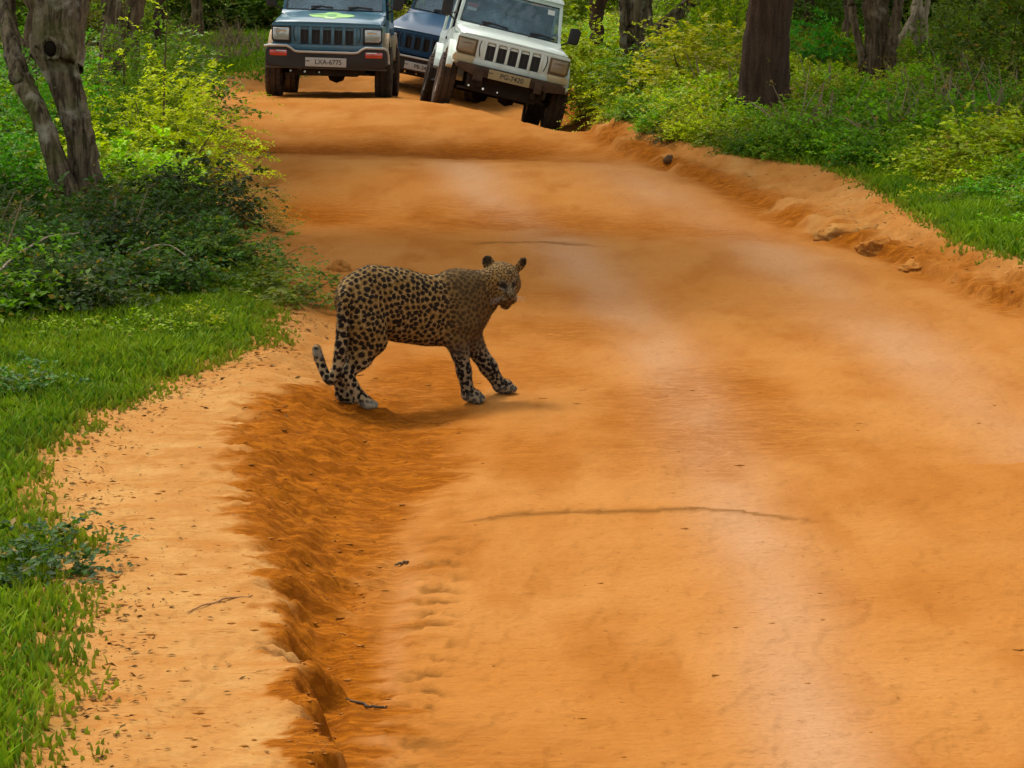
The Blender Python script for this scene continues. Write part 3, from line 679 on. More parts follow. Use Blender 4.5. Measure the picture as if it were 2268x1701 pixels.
# ------------------------------------------------------------------ small things on the ground
def stick(pts, rad, mat, label, cat, name):
    p, r = limb_paths(pts, rad, 14, .002, 3); V, F = tube_mesh_data([(p, r)], 7)
    o = link(name, np_mesh(name, V, F, mat)); return tag(o, label, cat)
def gz(px, py, dz=.006):
    y = None
    lo, hi = 3.0, 60.0
    for _ in range(50):
        m = (lo + hi) / 2; p = at(px, py, m)
        if p.z > float(height(p.x, p.y)): lo = m
        else: hi = m
    return p + Vector((0, 0, dz))
stick([gz(765, 1552), gz(800, 1562), gz(830, 1570), gz(858, 1568)], [.002, .004, .004, .0025], simple('dark_twig', (.05, .03, .012), .9), 'thin dark curved twig lying on the orange track near the lower left', 'twig', 'twig')
stick([gz(415, 1360), gz(450, 1345), gz(500, 1330), gz(560, 1322)], [.0015, .003, .003, .002], simple('pale_twig', (.30, .15, .05), .9), 'long thin brown twig on the pale sandy verge at lower left', 'twig', 'twig')
stick([gz(875, 1255), gz(890, 1250), gz(905, 1246)], [.003, .006, .003], MAT['twig'], 'tiny dark wood chip on the track above the tyre prints', 'wood chip', 'wood_chip')
stick([gz(0, 705, .25), gz(60, 665, .28), gz(110, 640, .30), gz(180, 620, .28)], [.008, .007, .006, .004], MAT['deadwood'], 'pale dry branch arching over the dark scrub at the left edge', 'branch', 'fallen_branch')
stick([gz(300, 640, .2), gz(370, 632, .24), gz(430, 655, .2)], [.006, .006, .003], MAT['deadwood'], 'thin dry branch lying across the dark scrub above the grass', 'branch', 'fallen_branch')
# fallen log : broken-ended, bent
D = 15.2
t = tag(empty('fallen_log', tuple(at(255, 560, D))), 'dark rotten fallen log lying between the forked tree and the dark dense bush', 'log')
b0 = t.location.copy(); lz = Vector((0, 0, .06))
link('trunk', trunk_mesh('trunk', [limb_paths([at(235, 560, D) - b0 + lz, at(300, 547, D) - b0 + lz, at(360, 548, D + .1) - b0 + lz, at(430, 530, D + .2) - b0 + lz], [.05, .065, .06, .03], 20, .004, 1)], MAT['bark_dark'], 14, .2), t)
link('branch', trunk_mesh('branch', [limb_paths([at(340, 548, D) - b0 + lz, at(352, 520, D) - b0 + lz, at(372, 480, D + .1) - b0 + lz], [.03, .02, .008], 10, .003, 2)], MAT['bark_dark'], 8, .2), t)

def rock(name, p, size, seed, mat, label, cat, group=None, sub=3):
    bm = bmesh.new(); bmesh.ops.create_icosphere(bm, subdivisions=sub, radius=1)
    for v in bm.verts:
        q_ = v.co + Vector((seed * 3.1, 0, 0)); n = mnoise.noise(q_ * 1.2) * .5 - abs(mnoise.noise(q_ * 2.6)) * .55 + mnoise.noise(q_ * 6) * .12 + .15
        v.co *= 1 + n; v.co.z = max(v.co.z, -.5)
        v.co = Vector((v.co.x * size[0], v.co.y * size[1], v.co.z * size[2]))
    me = bpy.data.meshes.new(name); bm.to_mesh(me); bm.free(); me.materials.append(mat)
    o = link(name, me); o.location = p; o.rotation_euler.z = seed; return tag(o, label, cat, group)
def clay(name, c, c2):
    b = NB(name); p = b.geo(); col = b.mix(b.ramp(b.noise(p, 9, 6, .6), .35, .65), c, c2); b.base(col); b.set(Roughness=1.0, Specular_IOR_Level=.02)
    b.bump(b.noise(p, 35, 6, .6), .8, .02); return b.m
MAT['clay'] = clay('clay', (.34, .14, .030), (.40, .20, .055)); MAT['clay_dark'] = clay('clay_dark', (.28, .095, .014), (.38, .16, .035))
rock('clay_lump', gz(752, 598, .01), (.075, .07, .05), 2, MAT['clay'], 'rounded lump of orange clay on the bank just left of the leopard', 'clay lump')
clods = [(1880, 505, .20, .09), (1945, 538, .14, .09), (2030, 580, .10, .06)]
clab = ['largest pale clay clod where the right bank bulges into the road', 'cracked orange clay clod just right of the largest pale one', 'smallest reddish clay clod below the grass on the right bank']
for i, (px, py, s, hh) in enumerate(clods):
    rock('clay_clod', gz(px, py, -.055), (s * 1.25, s * 1.0, hh * .9), i + 3.3, MAT['clay'] if i == 0 else MAT['clay_dark'], clab[i], 'clay clod', 'clay clods on the right bank', 4)
rock('tree_stump', gz(1482, 358, .01), (.05, .045, .045), 9, simple('rootwood', (.10, .055, .025), .95, .1, bump=.6), 'small dark weathered stump on the right edge of the road', 'stump')
# loose crumbs of earth : nobody could count them
def crumbs():
    rng = np.random.RandomState(8); n = 2600
    a = rng.rand(n); y = np.where(a < .7, 5 + 6 * rng.rand(n), 11 + 9 * rng.rand(n))
    g0, g1 = ip(GU, y), ip(GR, y); l = ip(GL, y); r0, r1 = ip(RR, y), ip(RG, y)
    x = np.where(a < .35, g0 + (g1 - g0) * rng.rand(n) * 1.2, np.where(a < .6, l + (g0 - l) * rng.rand(n) ** 2, np.where(a < .7, -1 + 4 * rng.rand(n), r0 + (r1 - r0) * rng.rand(n))))
    s = .002 + .008 * rng.rand(n) ** 6; z = height(x, y) + s * .1
    O = np.array([(1, 0, 0), (0, 1, 0), (-1, 0, 0), (0, -1, 0), (0, 0, .8), (0, 0, -.8)], float)
    T = np.array([(0, 1, 4), (1, 2, 4), (2, 3, 4), (3, 0, 4), (1, 0, 5), (2, 1, 5), (3, 2, 5), (0, 3, 5)])
    V = O[None] * np.array([2.0, 1.0, .6]) * s[:, None, None] * (.6 + .8 * rng.rand(n, 6, 1)) + np.stack([x, y, z], 1)[:, None]
    F = (T[None] + (np.arange(n) * 6)[:, None, None]).reshape(-1, 3)
    o = link('soil_crumbs', np_mesh('soil_crumbs', V.reshape(-1, 3), F, MAT['clay_dark']), None, False)
    tag(o, 'loose crumbs and pebbles of orange earth strewn on the road edges', 'soil', kind='stuff')
crumbs()
def litter():
    rng = np.random.RandomState(14); n = 2300; a = rng.rand(n)
    y = np.where(a < .72, 4.9 + 8.5 * rng.rand(n), 12 + 12 * rng.rand(n)); right = (a >= .72)
    off = rng.randn(n) * .085; x = np.where(right, ip(RG, y) - off + .02, ip(GL, y) + off + .03 + (rng.rand(n) < .07) * rng.rand(n) * .8)
    P = np.stack([x, y, height(x, y) + .002 + .006 * rng.rand(n)], 1); th = rng.randn(n) * .7 + np.where(rng.rand(n) < .5, 0, np.pi)
    D = np.stack([np.cos(th), np.sin(th), .25 * rng.randn(n)], 1); N = np.array([0, 0, 1.]) + .4 * rng.randn(n, 3)
    L = .010 + .028 * rng.rand(n) ** 2; me = leaves_mesh('leaf_litter', P, D, N, L, L * (.15 + .35 * rng.rand(n)), rng)
    b = NB('litter'); b.base(b.mix(b.attr('leafrand'), (.07, .032, .010), (.27, .16, .05))); b.set(Roughness=.9, Specular_IOR_Level=.1)
    me.materials.clear(); me.materials.append(b.m)
    tag(link('leaf_litter', me, None, False), 'dry brown leaf bits and stalks fringing the grass edges along the sandy verge', 'leaf litter', kind='stuff')
litter()

# ------------------------------------------------------------------ jeeps
class MB:
    def __init__(s): s.bm = bmesh.new()
    def box(s, x0, x1, y0, y1, z0, z1, bev=0.0):
        b = bmesh.new(); bmesh.ops.create_cube(b, size=1)
        for v in b.verts: v.co = Vector((x0 + (v.co.x + .5) * (x1 - x0), y0 + (v.co.y + .5) * (y1 - y0), z0 + (v.co.z + .5) * (z1 - z0)))
        s._add(b, bev); return s
    def _add(s, b, bev=0.0, seg=2):
        if bev: bmesh.ops.bevel(b, geom=list(b.edges), offset=bev, segments=seg, affect='EDGES', profile=.6)
        bmesh.ops.recalc_face_normals(b, faces=b.faces)
        me = bpy.data.meshes.new('tmp'); b.to_mesh(me); b.free(); s.bm.from_mesh(me); bpy.data.meshes.remove(me)
    def prism(s, poly, axis, a, c, bev=0.0, seg=2):
        """poly in the plane across `axis`: x -> (y,z), y -> (x,z), z -> (x,y)"""
        b = bmesh.new()
        def P(p, t): return {'x': (t, p[0], p[1]), 'y': (p[0], t, p[1]), 'z': (p[0], p[1], t)}[axis]
        A = [b.verts.new(P(p, a)) for p in poly]; C = [b.verts.new(P(p, c)) for p in poly]; n = len(poly)
        b.faces.new(A); b.faces.new(list(reversed(C)))
        for i in range(n): b.faces.new((A[i], C[i], C[(i + 1) % n], A[(i + 1) % n]))
        s._add(b, bev, seg); return s
    def loft(s, secs, bev=0.0):
        b = bmesh.new(); R_ = [[b.verts.new(p) for p in q] for q in secs]; n = len(secs[0])
        for a, c in zip(R_[:-1], R_[1:]):
            for i in range(n): b.faces.new((a[i], a[(i + 1) % n], c[(i + 1) % n], c[i]))
        b.faces.new(list(reversed(R_[0]))); b.faces.new(R_[-1]); s._add(b, bev); return s
    def tube(s, pts, r, sides=8):
        pts = np.array([tuple(p) for p in pts], float); rr = [r] * len(pts) if np.isscalar(r) else r
        V, F = tube_mesh_data([(pts, rr)], sides); b = bmesh.new(); vs = [b.verts.new(v) for v in V]
        for f in F: b.faces.new([vs[i] for i in f])
        b.faces.new(vs[:sides]); b.faces.new(list(reversed(vs[-sides:]))); s._add(b); return s
    def lathe_x(s, prof, cx, cy, cz, n=36):
        """prof: (x, r) closed ring profile revolved about the x axis through (cy, cz)"""
        b = bmesh.new(); rings = []
        for k in range(n):
            a = 2 * math.pi * k / n; rings.append([b.verts.new((cx + x, cy + r * math.cos(a), cz + r * math.sin(a))) for x, r in prof])
        m = len(prof)
        for k in range(n):
            q, p = rings[k], rings[(k + 1) % n]
            for i in range(m): b.faces.new((q[i], q[(i + 1) % m], p[(i + 1) % m], p[i]))
        s._add(b); return s
    def build(s, name, mat, parent, smooth=True):
        me = bpy.data.meshes.new(name); s.bm.to_mesh(me); s.bm.free(); me.materials.append(mat)
        o = link(name, me, parent, False)
        if smooth:
            me.polygons.foreach_set("use_smooth", [True] * len(me.polygons)); me.set_sharp_from_angle(angle=R(38))
        return o

def paint(name, c, dusty=.5, c2=None):
    b = NB(name); p = b.obj(); z = b.n("ShaderNodeSeparateXYZ"); b.l(p, z.inputs[0])
    low = b.ramp(z.outputs[2], 1.15, .45); blot = b.ramp(b.noise(p, 3.5, 6, .65, .4), .32, .72, .12, 1.0)
    streak = b.ramp(b.noise(b.scale(p, 9, 9, 1.2), 1.5, 5), .4, .7, .4, 1)
    m = b.math('MULTIPLY', b.math('MULTIPLY', b.math('ADD', low, .22), blot), b.math('MULTIPLY', streak, dusty), clamp=True)
    col = b.mix(b.ramp(b.noise(p, 1.6, 3), .3, .7, 0, .3), c, c2 or tuple(x * .75 for x in c))
    col = b.mix(m, col, (.40, .24, .12)); b.base(col)
    b.set(Roughness=b.math('ADD', .30, b.math('MULTIPLY', m, .5)), Specular_IOR_Level=.5, Coat_Weight=b.math('SUBTRACT', .5, m, clamp=True), Coat_Roughness=.10)
    b.bump(b.noise(p, 3, 3), .08, .02); return b.m
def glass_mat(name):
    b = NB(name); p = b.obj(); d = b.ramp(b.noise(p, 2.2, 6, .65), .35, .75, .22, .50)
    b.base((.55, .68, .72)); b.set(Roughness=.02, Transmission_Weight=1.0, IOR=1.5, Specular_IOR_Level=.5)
    df = b.n("ShaderNodeBsdfDiffuse"); df.inputs[0].default_value = (.30, .44, .55, 1)  # dusty film tinted pale blue, painting in the sky's reflection
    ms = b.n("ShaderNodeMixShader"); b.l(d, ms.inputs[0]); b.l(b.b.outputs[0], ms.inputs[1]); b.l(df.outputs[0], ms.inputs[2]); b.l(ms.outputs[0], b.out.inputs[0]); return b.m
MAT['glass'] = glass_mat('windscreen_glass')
MAT['under_rod'] = simple('steel_rod', (.10, .09, .08), .6, .4, .5)
MAT['rubber'] = simple('rubber', (.018, .014, .013), .85, .3, dust=.16, bump=.3)
MAT['rim'] = simple('rim', (.30, .29, .27), .5, .5, .6, dust=.6)
MAT['black'] = simple('black_plastic', (.010, .010, .012), .5, .4, dust=.03)
MAT['under'] = simple('underbody', (.012, .009, .008), .85, .2, dust=.06)
MAT['dusty_bumper'] = simple('dusty_bumper', (.030, .020, .017), .7, .3, dust=.16)
MAT['silver'] = simple('silver_trim', (.48, .50, .50), .35, .5, .5, dust=.15)
MAT['chrome'] = simple('chrome', (.7, .7, .68), .18, .5, 1.0)
MAT['lens'] = simple('lamp_glass', (.42, .45, .44), .12, .8, .3, coat=1.0, nz=.3)
MAT['lens_dusty'] = simple('dusty_lamp_glass', (.22, .20, .13), .3, .6, .2, dust=.5, coat=.5, nz=.3)
MAT['amber'] = simple('red_lamp', (.50, .035, .02), .2, .6, coat=1.0)
MAT['seat'] = simple('seat_cloth', (.06, .065, .08), .9, .2)
MAT['cabin'] = simple('cabin_lining', (.035, .04, .05), .9, .2)
MAT['canvas'] = simple('canvas', (.10, .12, .07), .9, .2, dust=.3)
MAT['ink'] = simple('plate_ink', (.03, .03, .03), .6)

def text_mesh(txt, size, mat, parent, loc, name='lettering', sx=1.0):
    c = bpy.data.curves.new('t', 'FONT'); c.body = txt; c.size = size; c.extrude = .0006; c.align_x = 'CENTER'; c.align_y = 'CENTER'; c.offset = size * .012
    o = bpy.data.objects.new('t', c); COL.objects.link(o); dg = bpy.context.evaluated_depsgraph_get(); dg.update()
    me = bpy.data.meshes.new_from_object(o.evaluated_get(dg)); bpy.data.objects.remove(o); me.materials.clear(); me.materials.append(mat)
    me.transform(Matrix.Rotation(math.pi / 2, 4, 'X') @ Matrix.Diagonal((sx, 1, 1, 1)))
    q = bpy.data.objects.new(name, me); COL.objects.link(q); q.parent = parent; q.location = loc; return q

def make_jeep(name, label, style, plate_mat, plate_txt, body_mat, lens):
    t = empty(name); tag(t, label, 'jeep', 'jeeps stopped on the dirt road')
    blue = style != 'white'
    # side profile of the tub, with the wheel arches cut out
    def arc(cy, r, a0, a1, n=9): return [(cy + r * math.cos(R(a0 + (a1 - a0) * i / (n - 1))), .37 + r * math.sin(R(a0 + (a1 - a0) * i / (n - 1)))) for i in range(n)]
    poly = [(.14, .64)] + arc(.72, .47, 148, 14) + [(1.25, .44), (2.72, .44)] + arc(3.22, .46, 166, 14) + [(4.0, .50), (4.06, 1.12), (1.42, 1.14), (1.38, 1.04), (.14, 1.02)]
    m = MB(); m.prism(poly, 'x', -.765, .765, .012)
    body = m.build('body', body_mat, t)
    for s in (-1, 1):     # flared wings over the wheels
        for cy, r in ((.72, .47), (3.22, .46)):
            o1 = arc(cy, r + .10, 158, 8, 13); i1 = arc(cy, r + .005, 158, 8, 13)
            MB().prism(o1 + list(reversed(i1)), 'x', s * .762, s * .845, .012).build('wheel_flare', MAT['flare'] if blue else body_mat, t)
        MB().box(s * .768, s * .84, 1.30, 2.66, .36, .41, .01).build('side_step', MAT['black'], t)
    # bonnet : crowned and tapering toward the nose
    def hs(y, hw, z, cr): return [(-hw, y, z - .10), (-hw, y, z - .035), (-hw * .93, y, z), (-hw * .5, y, z + cr), (0, y, z + cr * 1.25), (hw * .5, y, z + cr), (hw * .93, y, z), (hw, y, z - .035), (hw, y, z - .10)]
    MB().loft([hs(.07, .735, 1.045, .008), hs(.12, .74, 1.072, .012), hs(.6, .745, 1.135, .02), hs(1.36, .75, 1.205, .022)]).build('bonnet', body_mat, t)
    bn = MB(); bn.box(-.745, .745, .062, .074, 1.022, 1.034); bn.build('bonnet_gap', MAT['black'], t)
    MB().prism([(1.30, 1.05), (1.30, 1.19), (1.40, 1.235), (1.56, 1.25), (1.56, 1.05)], 'x', -.752, .752, .006).build('cowl', body_mat, t)
    # front panel with the five openings
    f = MB(); f.prism([(-.775, .985), (-.765, 1.018), (-.70, 1.03), (.70, 1.03), (.765, 1.018), (.775, .985)], 'y', .055, .14, .006)
    f.box(-.775, .775, .055, .139, .66, .745, .008)
    for k in range(6): x = -.39 + k * .156; f.box(x - .020, x + .020, .045, .135, .742, .988, .010)
    f.box(-.50, -.41, .058, .134, .742, .988, .004); f.box(.41, .50, .058, .134, .742, .988, .004)
    panel = f.build('front_panel', body_mat, t)
    g = MB(); g.box(-.42, .42, .10, .12, .74, .99); g.build('radiator_screen', MAT['black'], t)
    for k in range(5):
        x = -.312 + k * .156; q = MB(); ring = []
        hw, z0, z1, rr = .057, .752, .980, .03
        for cx_, cz_, a0 in ((hw - rr, z1 - rr, 0), (-hw + rr, z1 - rr, 90), (-hw + rr, z0 + rr, 180), (hw - rr, z0 + rr, 270)):
            for j in range(4): a = R(a0 + 30 * j); ring.append((x + cx_ + rr * math.cos(a), .052, cz_ + rr * math.sin(a)))
        ring.append(ring[0]); q.tube(ring, .004, 6)
        gs = q.build('grille_slot', MAT['grille_edge'], t); MB().box(x - .006, x + .006, .085, .095, .78, .955).build('slot_bar', MAT['grille_bar'], gs)
    for s in (-1, 1):
        MB().tube([(s * .455, .054, .985), (s * .468, .052, .92), (s * .462, .052, .85), (s * .44, .053, .775)], .007, 6).build('panel_seam', MAT['black'], t)
        bz = MB(); bz.prism([(s * .505, .765), (s * .50, .985), (s * .772, .985), (s * .772, .80), (s * .74, .765)], 'y', .04, .13, .008)
        hb = bz.build('headlamp', MAT['black'] if blue else MAT['bezel'], t)
        MB().prism([(s * .530, .792), (s * .525, .962), (s * .752, .962), (s * .752, .815), (s * .73, .792)], 'y', .022, .06, .012, 3).build('lens', lens, hb)
        rf = MB(); rf.tube([(s * .56, .018, .915), (s * .62, .014, .925), (s * .70, .018, .915)], .010, 8); rf.build('reflector', MAT['chrome'] if blue else lens, hb)
        if not blue: MB().prism([(s * .52, .655), (s * .50, .76), (s * .775, .76), (s * .80, .72), (s * .79, .66)], 'y', .03, .14, .015).build('lamp_apron', MAT['cream'], t)
    # bumper
    if blue:
        top = [(-.845, .64), (-.82, .695), (-.53, .695), (-.43, .62), (.43, .62), (.53, .695), (.82, .695), (.845, .64)]
        MB().prism(top + [(.845, .48), (.80, .43), (.50, .42), (-.50, .42), (-.80, .43), (-.845, .48)], 'y', -.06, .15, .012).build('bumper', MAT['black'], t)
        tr = [(-.86, -.05, .70), (-.80, -.066, .712), (-.55, -.07, .712), (-.50, -.07, .69), (-.44, -.07, .645), (-.38, -.07, .636), (.38, -.07, .636), (.44, -.07, .645), (.50, -.07, .69), (.55, -.07, .712), (.80, -.066, .712), (.85, -.05, .69), (.865, -.02, .62), (.87, .0, .50)]
        MB().tube(tr, .017, 8).build('bumper_trim', MAT['silver'], t)
        for s in (-1, 1):
            a = MB().prism([(s * .545, .575), (s * .545, .655), (s * .785, .655), (s * .785, .59), (s * .77, .575)], 'y', -.074, -.04, .006).build('indicator_lamp', MAT['amber'], t)
            MB().box(s * .56, s * .70, -.080, -.073, .640, .650).build('chrome_edge', MAT['chrome'], a)
        MB().box(-.84, .84, -.03, .10, .405, .428, .006).build('bumper_lip', MAT['under_rod'], t)
        pz = .50
    else:
        MB().prism([(-.74, .62), (-.70, .655), (.70, .655), (.78, .62), (.78, .54), (.50, .50), (.42, .53), (-.30, .53), (-.44, .50), (-.60, .56), (-.72, .58)], 'y', -.05, .14, .014).build('bumper', MAT['dusty_bumper'], t)
        for s in (-1, 1): MB().box(s * .36, s * .46, -.10, .10, .46, .60, .01).build('chassis_horn', MAT['dusty_bumper'], t)
        pz = .575
    pl = MB().box(-.285, .285, -.098, -.085, pz - .062, pz + .062, .004).build('number_plate', plate_mat, t)
    text_mesh(plate_txt, .092, MAT['ink'], pl, (.035, -.0995, pz), sx=.98); text_mesh("WP", .038, MAT['ink'], pl, (-.255, -.0995, pz + .01), name='province_letters')
    # running gear
    u = MB(); u.box(-.46, .46, .16, 4.0, .42, .60); u.box(-.52, .52, .12, .95, .34, .70, .02); u.box(-.40, -.33, -.02, 4.0, .38, .46); u.box(.33, .40, -.02, 4.0, .38, .46)
    u.prism([(-.5, .42), (-.42, .31), (.42, .31), (.5, .42)], 'y', .10, .5, .01); u.build('chassis', MAT['under'], t)
    for ya in (.72, 3.22):
        a = MB(); a.tube([(-.70, ya, .37), (.70, ya, .37)], .045, 12); a.lathe_x([(-.13, .03), (-.10, .11), (0, .15), (.10, .11), (.13, .03)], .10 if ya < 1 else -.05, ya, .36, 20)
        for s in (-1, 1): a.tube([(s * .42, ya - .48, .46), (s * .42, ya - .2, .38), (s * .42, ya, .35), (s * .42, ya + .2, .38), (s * .42, ya + .48, .46)], .025, 6); a.tube([(s * .50, ya + .04, .33), (s * .52, ya + .06, .75)], .035, 8)
        a.build('axle', MAT['under'], t)
    MB().tube([(-.62, .50, .33), (.1, .48, .36), (.60, .50, .35)], .018, 8).build('steering_rod', MAT['under_rod'], t)
    for x, z, r in ((-.30, .365, .016), (-.10, .36, .011), (-.50, .37, .013)): MB().tube([(x, .06, z), (x, .09, z)], r, 10).build('bolt', MAT['chrome'], t)
    for s in (-1, 1):
        for ya in (.72, 3.22):
            R0 = .37; n = 44; prof = [(-.105, .21), (-.118, .27), (-.115, .335), (-.095, .362), (-.05, R0), (-.045, R0 - .012), (-.035, R0 - .012), (-.03, R0 + .001), (.03, R0 + .001), (.035, R0 - .012), (.045, R0 - .012), (.05, R0), (.095, .362), (.115, .335), (.118, .27), (.105, .21)]
            wl = MB().lathe_x(prof, s * .775, ya, .37, n)
            for k in range(26):     # shoulder lugs
                a = 2 * math.pi * k / 26
                for sx_ in (-1, 1):
                    b = bmesh.new(); bmesh.ops.create_cube(b, size=1)
                    for v in b.verts: v.co = Vector((v.co.x * .042, v.co.y * .045, v.co.z * .022))
                    bmesh.ops.transform(b, matrix=Matrix.Translation((s * .775 + sx_ * .085, ya, .37)) @ Matrix.Rotation(a + .12 * sx_, 4, 'X') @ Matrix.Translation((0, 0, .363)) , verts=b.verts); wl._add(b)
            tw = wl.build('wheel', MAT['rubber'], t)
            rm = MB().lathe_x([(s * .09, .215), (s * .10, .20), (s * .04, .17), (s * .055, .09), (s * .08, .07), (s * .085, .002), (-s * .08, .002), (-s * .09, .215)], s * .775, ya, .37, 32); rm.build('rim', MAT['rim'], tw)
    # cabin
    for s in (-1, 1):
        MB().loft([[(s * .705, 1.42, 1.17), (s * .755, 1.42, 1.17), (s * .755, 1.52, 1.17), (s * .705, 1.52, 1.17)], [(s * .655, 1.74, 1.78), (s * .70, 1.74, 1.78), (s * .70, 1.82, 1.78), (s * .655, 1.82, 1.78)]], .006).build('windscreen_pillar', body_mat, t)
        for yy_ in (2.55, 3.9): MB().tube([(s * .74, yy_, 1.12), (s * .70, yy_, 1.84)], .022, 8).build('roof_post', body_mat, t)
        MB().tube([(s * .73, 1.9, 1.38), (s * .74, 3.95, 1.38)], .016, 8).build('side_rail', MAT['black'], t)
        d = MB().box(s * .764, s * .778, 1.50, 2.45, .52, 1.12, .004).build('door', body_mat, t); MB().box(s * .778, s * .79, 2.22, 2.36, .98, 1.01, .003).build('handle', MAT['black'], d)
        MB().tube([(s * .74, 1.55, 1.22), (s * .84, 1.50, 1.28), (s * .92, 1.48, 1.36)], .012, 8).build('mirror_arm', MAT['black'], t)
        MB().prism([(s * .84, 1.28), (s * .845, 1.50), (s * .96, 1.51), (s * 1.0, 1.47), (s * .99, 1.30), (s * .95, 1.27)], 'y', 1.44, 1.53, .02, 3).build('wing_mirror', MAT['black'], t)
    fr = MB(); fr.loft([[(-.75, 1.43, 1.21), (.75, 1.43, 1.21), (.75, 1.47, 1.21), (-.75, 1.47, 1.21)], [(-.745, 1.46, 1.245), (.745, 1.46, 1.245), (.745, 1.50, 1.245), (-.745, 1.50, 1.245)]]); fr.loft([[(-.70, 1.735, 1.745), (.70, 1.735, 1.745), (.70, 1.80, 1.745), (-.70, 1.80, 1.745)], [(-.69, 1.765, 1.80), (.69, 1.765, 1.80), (.69, 1.83, 1.80), (-.69, 1.83, 1.80)]]); fr.build('windscreen_frame', body_mat, t)
    rb = MB(); rb.tube([(-.70, 1.468, 1.252), (.70, 1.468, 1.252), (.665, 1.738, 1.738), (-.665, 1.738, 1.738), (-.70, 1.468, 1.252)], .010, 6); rb.build('windscreen_seal', MAT['black'], t)
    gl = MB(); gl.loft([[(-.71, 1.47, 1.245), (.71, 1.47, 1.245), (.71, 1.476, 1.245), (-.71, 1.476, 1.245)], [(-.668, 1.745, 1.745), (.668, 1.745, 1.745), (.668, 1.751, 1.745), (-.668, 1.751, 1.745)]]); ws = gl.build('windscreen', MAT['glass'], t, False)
    MB().loft([[(-.72, 1.70, 1.80), (.72, 1.70, 1.80), (.74, 4.05, 1.82), (-.74, 4.05, 1.82)], [(-.68, 1.78, 1.87), (.68, 1.78, 1.87), (.70, 4.0, 1.90), (-.70, 4.0, 1.90)]], .02).build('roof', body_mat if not blue else MAT['canvas'], t)
    cb = MB(); cb.box(-.74, .74, 1.52, 4.0, .60, .68); cb.prism([(1.52, .9), (1.52, 1.17), (1.66, 1.21), (1.80, 1.18), (1.82, .9)], 'x', -.72, .72, .01); cb.box(-.74, .74, 2.58, 2.62, .68, 1.75); cb.build('dashboard', MAT['cabin'], t)
    for s in (-1, 1):
        se = MB(); se.box(s * .16, s * .62, 2.05, 2.5, .80, .95, .04); se.box(s * .16, s * .62, 2.40, 2.53, .95, 1.50, .04); se.box(s * .28, s * .50, 2.42, 2.52, 1.52, 1.66, .03); se.build('seat', MAT['seat'], t)
    ring = [(-.36 + .19 * math.cos(a), 1.92 - .08 * math.sin(a), 1.20 + .17 * math.sin(a)) for a in np.linspace(0, 2 * math.pi, 25)]
    MB().tube(ring, .013, 6).tube([(-.36, 1.92, 1.2), (-.36, 1.74, 1.1)], .02, 6).tube([(-.54, 1.92, 1.2), (-.18, 1.92, 1.2)], .012, 6).build('steering_wheel', MAT['black'], t)
    for x0, x1 in ((-.42, -.02), (.28, .66)) if not blue else ((-.36, -.02), (.18, .55)):
        wp = MB(); yb = 1.455; wp.tube([(x0, 1.40, 1.23), (x0 + .03, 1.44, 1.262), (x0 + .16, 1.462, 1.292)], .012, 6)
        wp.tube([(x0 + .02, 1.455, 1.292), (x0 + .16, 1.458, 1.302), (x1, 1.462, 1.282)], .014, 6); wp.build('wiper', MAT['black'], t)
    return t, ws

MAT['flare'] = simple('dusty_flare', (.42, .36, .26), .8, .3, dust=.5)
MAT['grille_edge'] = simple('grille_edge', (.05, .07, .09), .5, .5)
MAT['grille_bar'] = simple('grille_bar', (.035, .038, .04), .6, .4)
MAT['bezel'] = simple('lamp_bezel', (.10, .085, .045), .7, .3, dust=.3)
MAT['cream'] = simple('dusty_cream', (.56, .50, .30), .6, .4, dust=.45, coat=.2)
PB = paint('blue_paint', (.022, .115, .185), .15, (.03, .135, .19)); PW = paint('white_paint', (.70, .80, .75), .45, (.64, .75, .74)); PB2 = paint('dark_blue_paint', (.010, .055, .12), .12); PB2.node_tree.nodes['Principled BSDF'].inputs['Specular IOR Level'].default_value = .25; [PB2.node_tree.links.remove(l_) for l_ in list(PB2.node_tree.nodes['Principled BSDF'].inputs['Coat Weight'].links)]; PB2.node_tree.nodes['Principled BSDF'].inputs['Coat Weight'].default_value = .05
plw = simple('white_plate', (.42, .43, .41), .5, .4, nz=.1, dust=.1); ply = simple('yellowed_plate', (.36, .31, .17), .6, .3, dust=.2)

def pose(t, x, y, yaw, extra_roll=0.0):
    """stand the jeep on the ground at its four wheels"""
    c, s = math.cos(yaw), math.sin(yaw)
    P = []
    for wx in (-.775, .775):
        for wy in (.72, 3.22):
            X = x + c * wx - s * wy; Y = y + s * wx + c * wy; P.append((wx, wy, float(height(X, Y))))
    A = np.array([(1, a, b) for a, b, _ in P]); z0, gx, gy = np.linalg.lstsq(A, np.array([p[2] for p in P]), rcond=None)[0]
    rx = Vector((1, 0, gx + extra_roll)).normalized(); ry = Vector((0, 1, gy)); rz = rx.cross(ry).normalized(); ry = rz.cross(rx)
    M = Matrix((rx, ry, rz)).transposed().to_4x4()
    t.matrix_world = Matrix.Translation((x, y, z0 - .012)) @ Matrix.Rotation(yaw, 4, 'Z') @ M @ Matrix.Diagonal((.955, .955, .955, 1))
    print('POSE', t.name, round(z0, 3), 'roll', round(math.degrees(math.atan(gx + extra_roll)), 1), 'pitch', round(math.degrees(math.atan(gy)), 1))

j1, ws1 = make_jeep('safari_jeep', 'blue jeep on the left with a yellow-green emblem on its bonnet and silver bumper line', 'blue', plw, 'LXA-6775', PB, MAT['lens'])
pose(j1, -2.49, 30.3, R(.5))
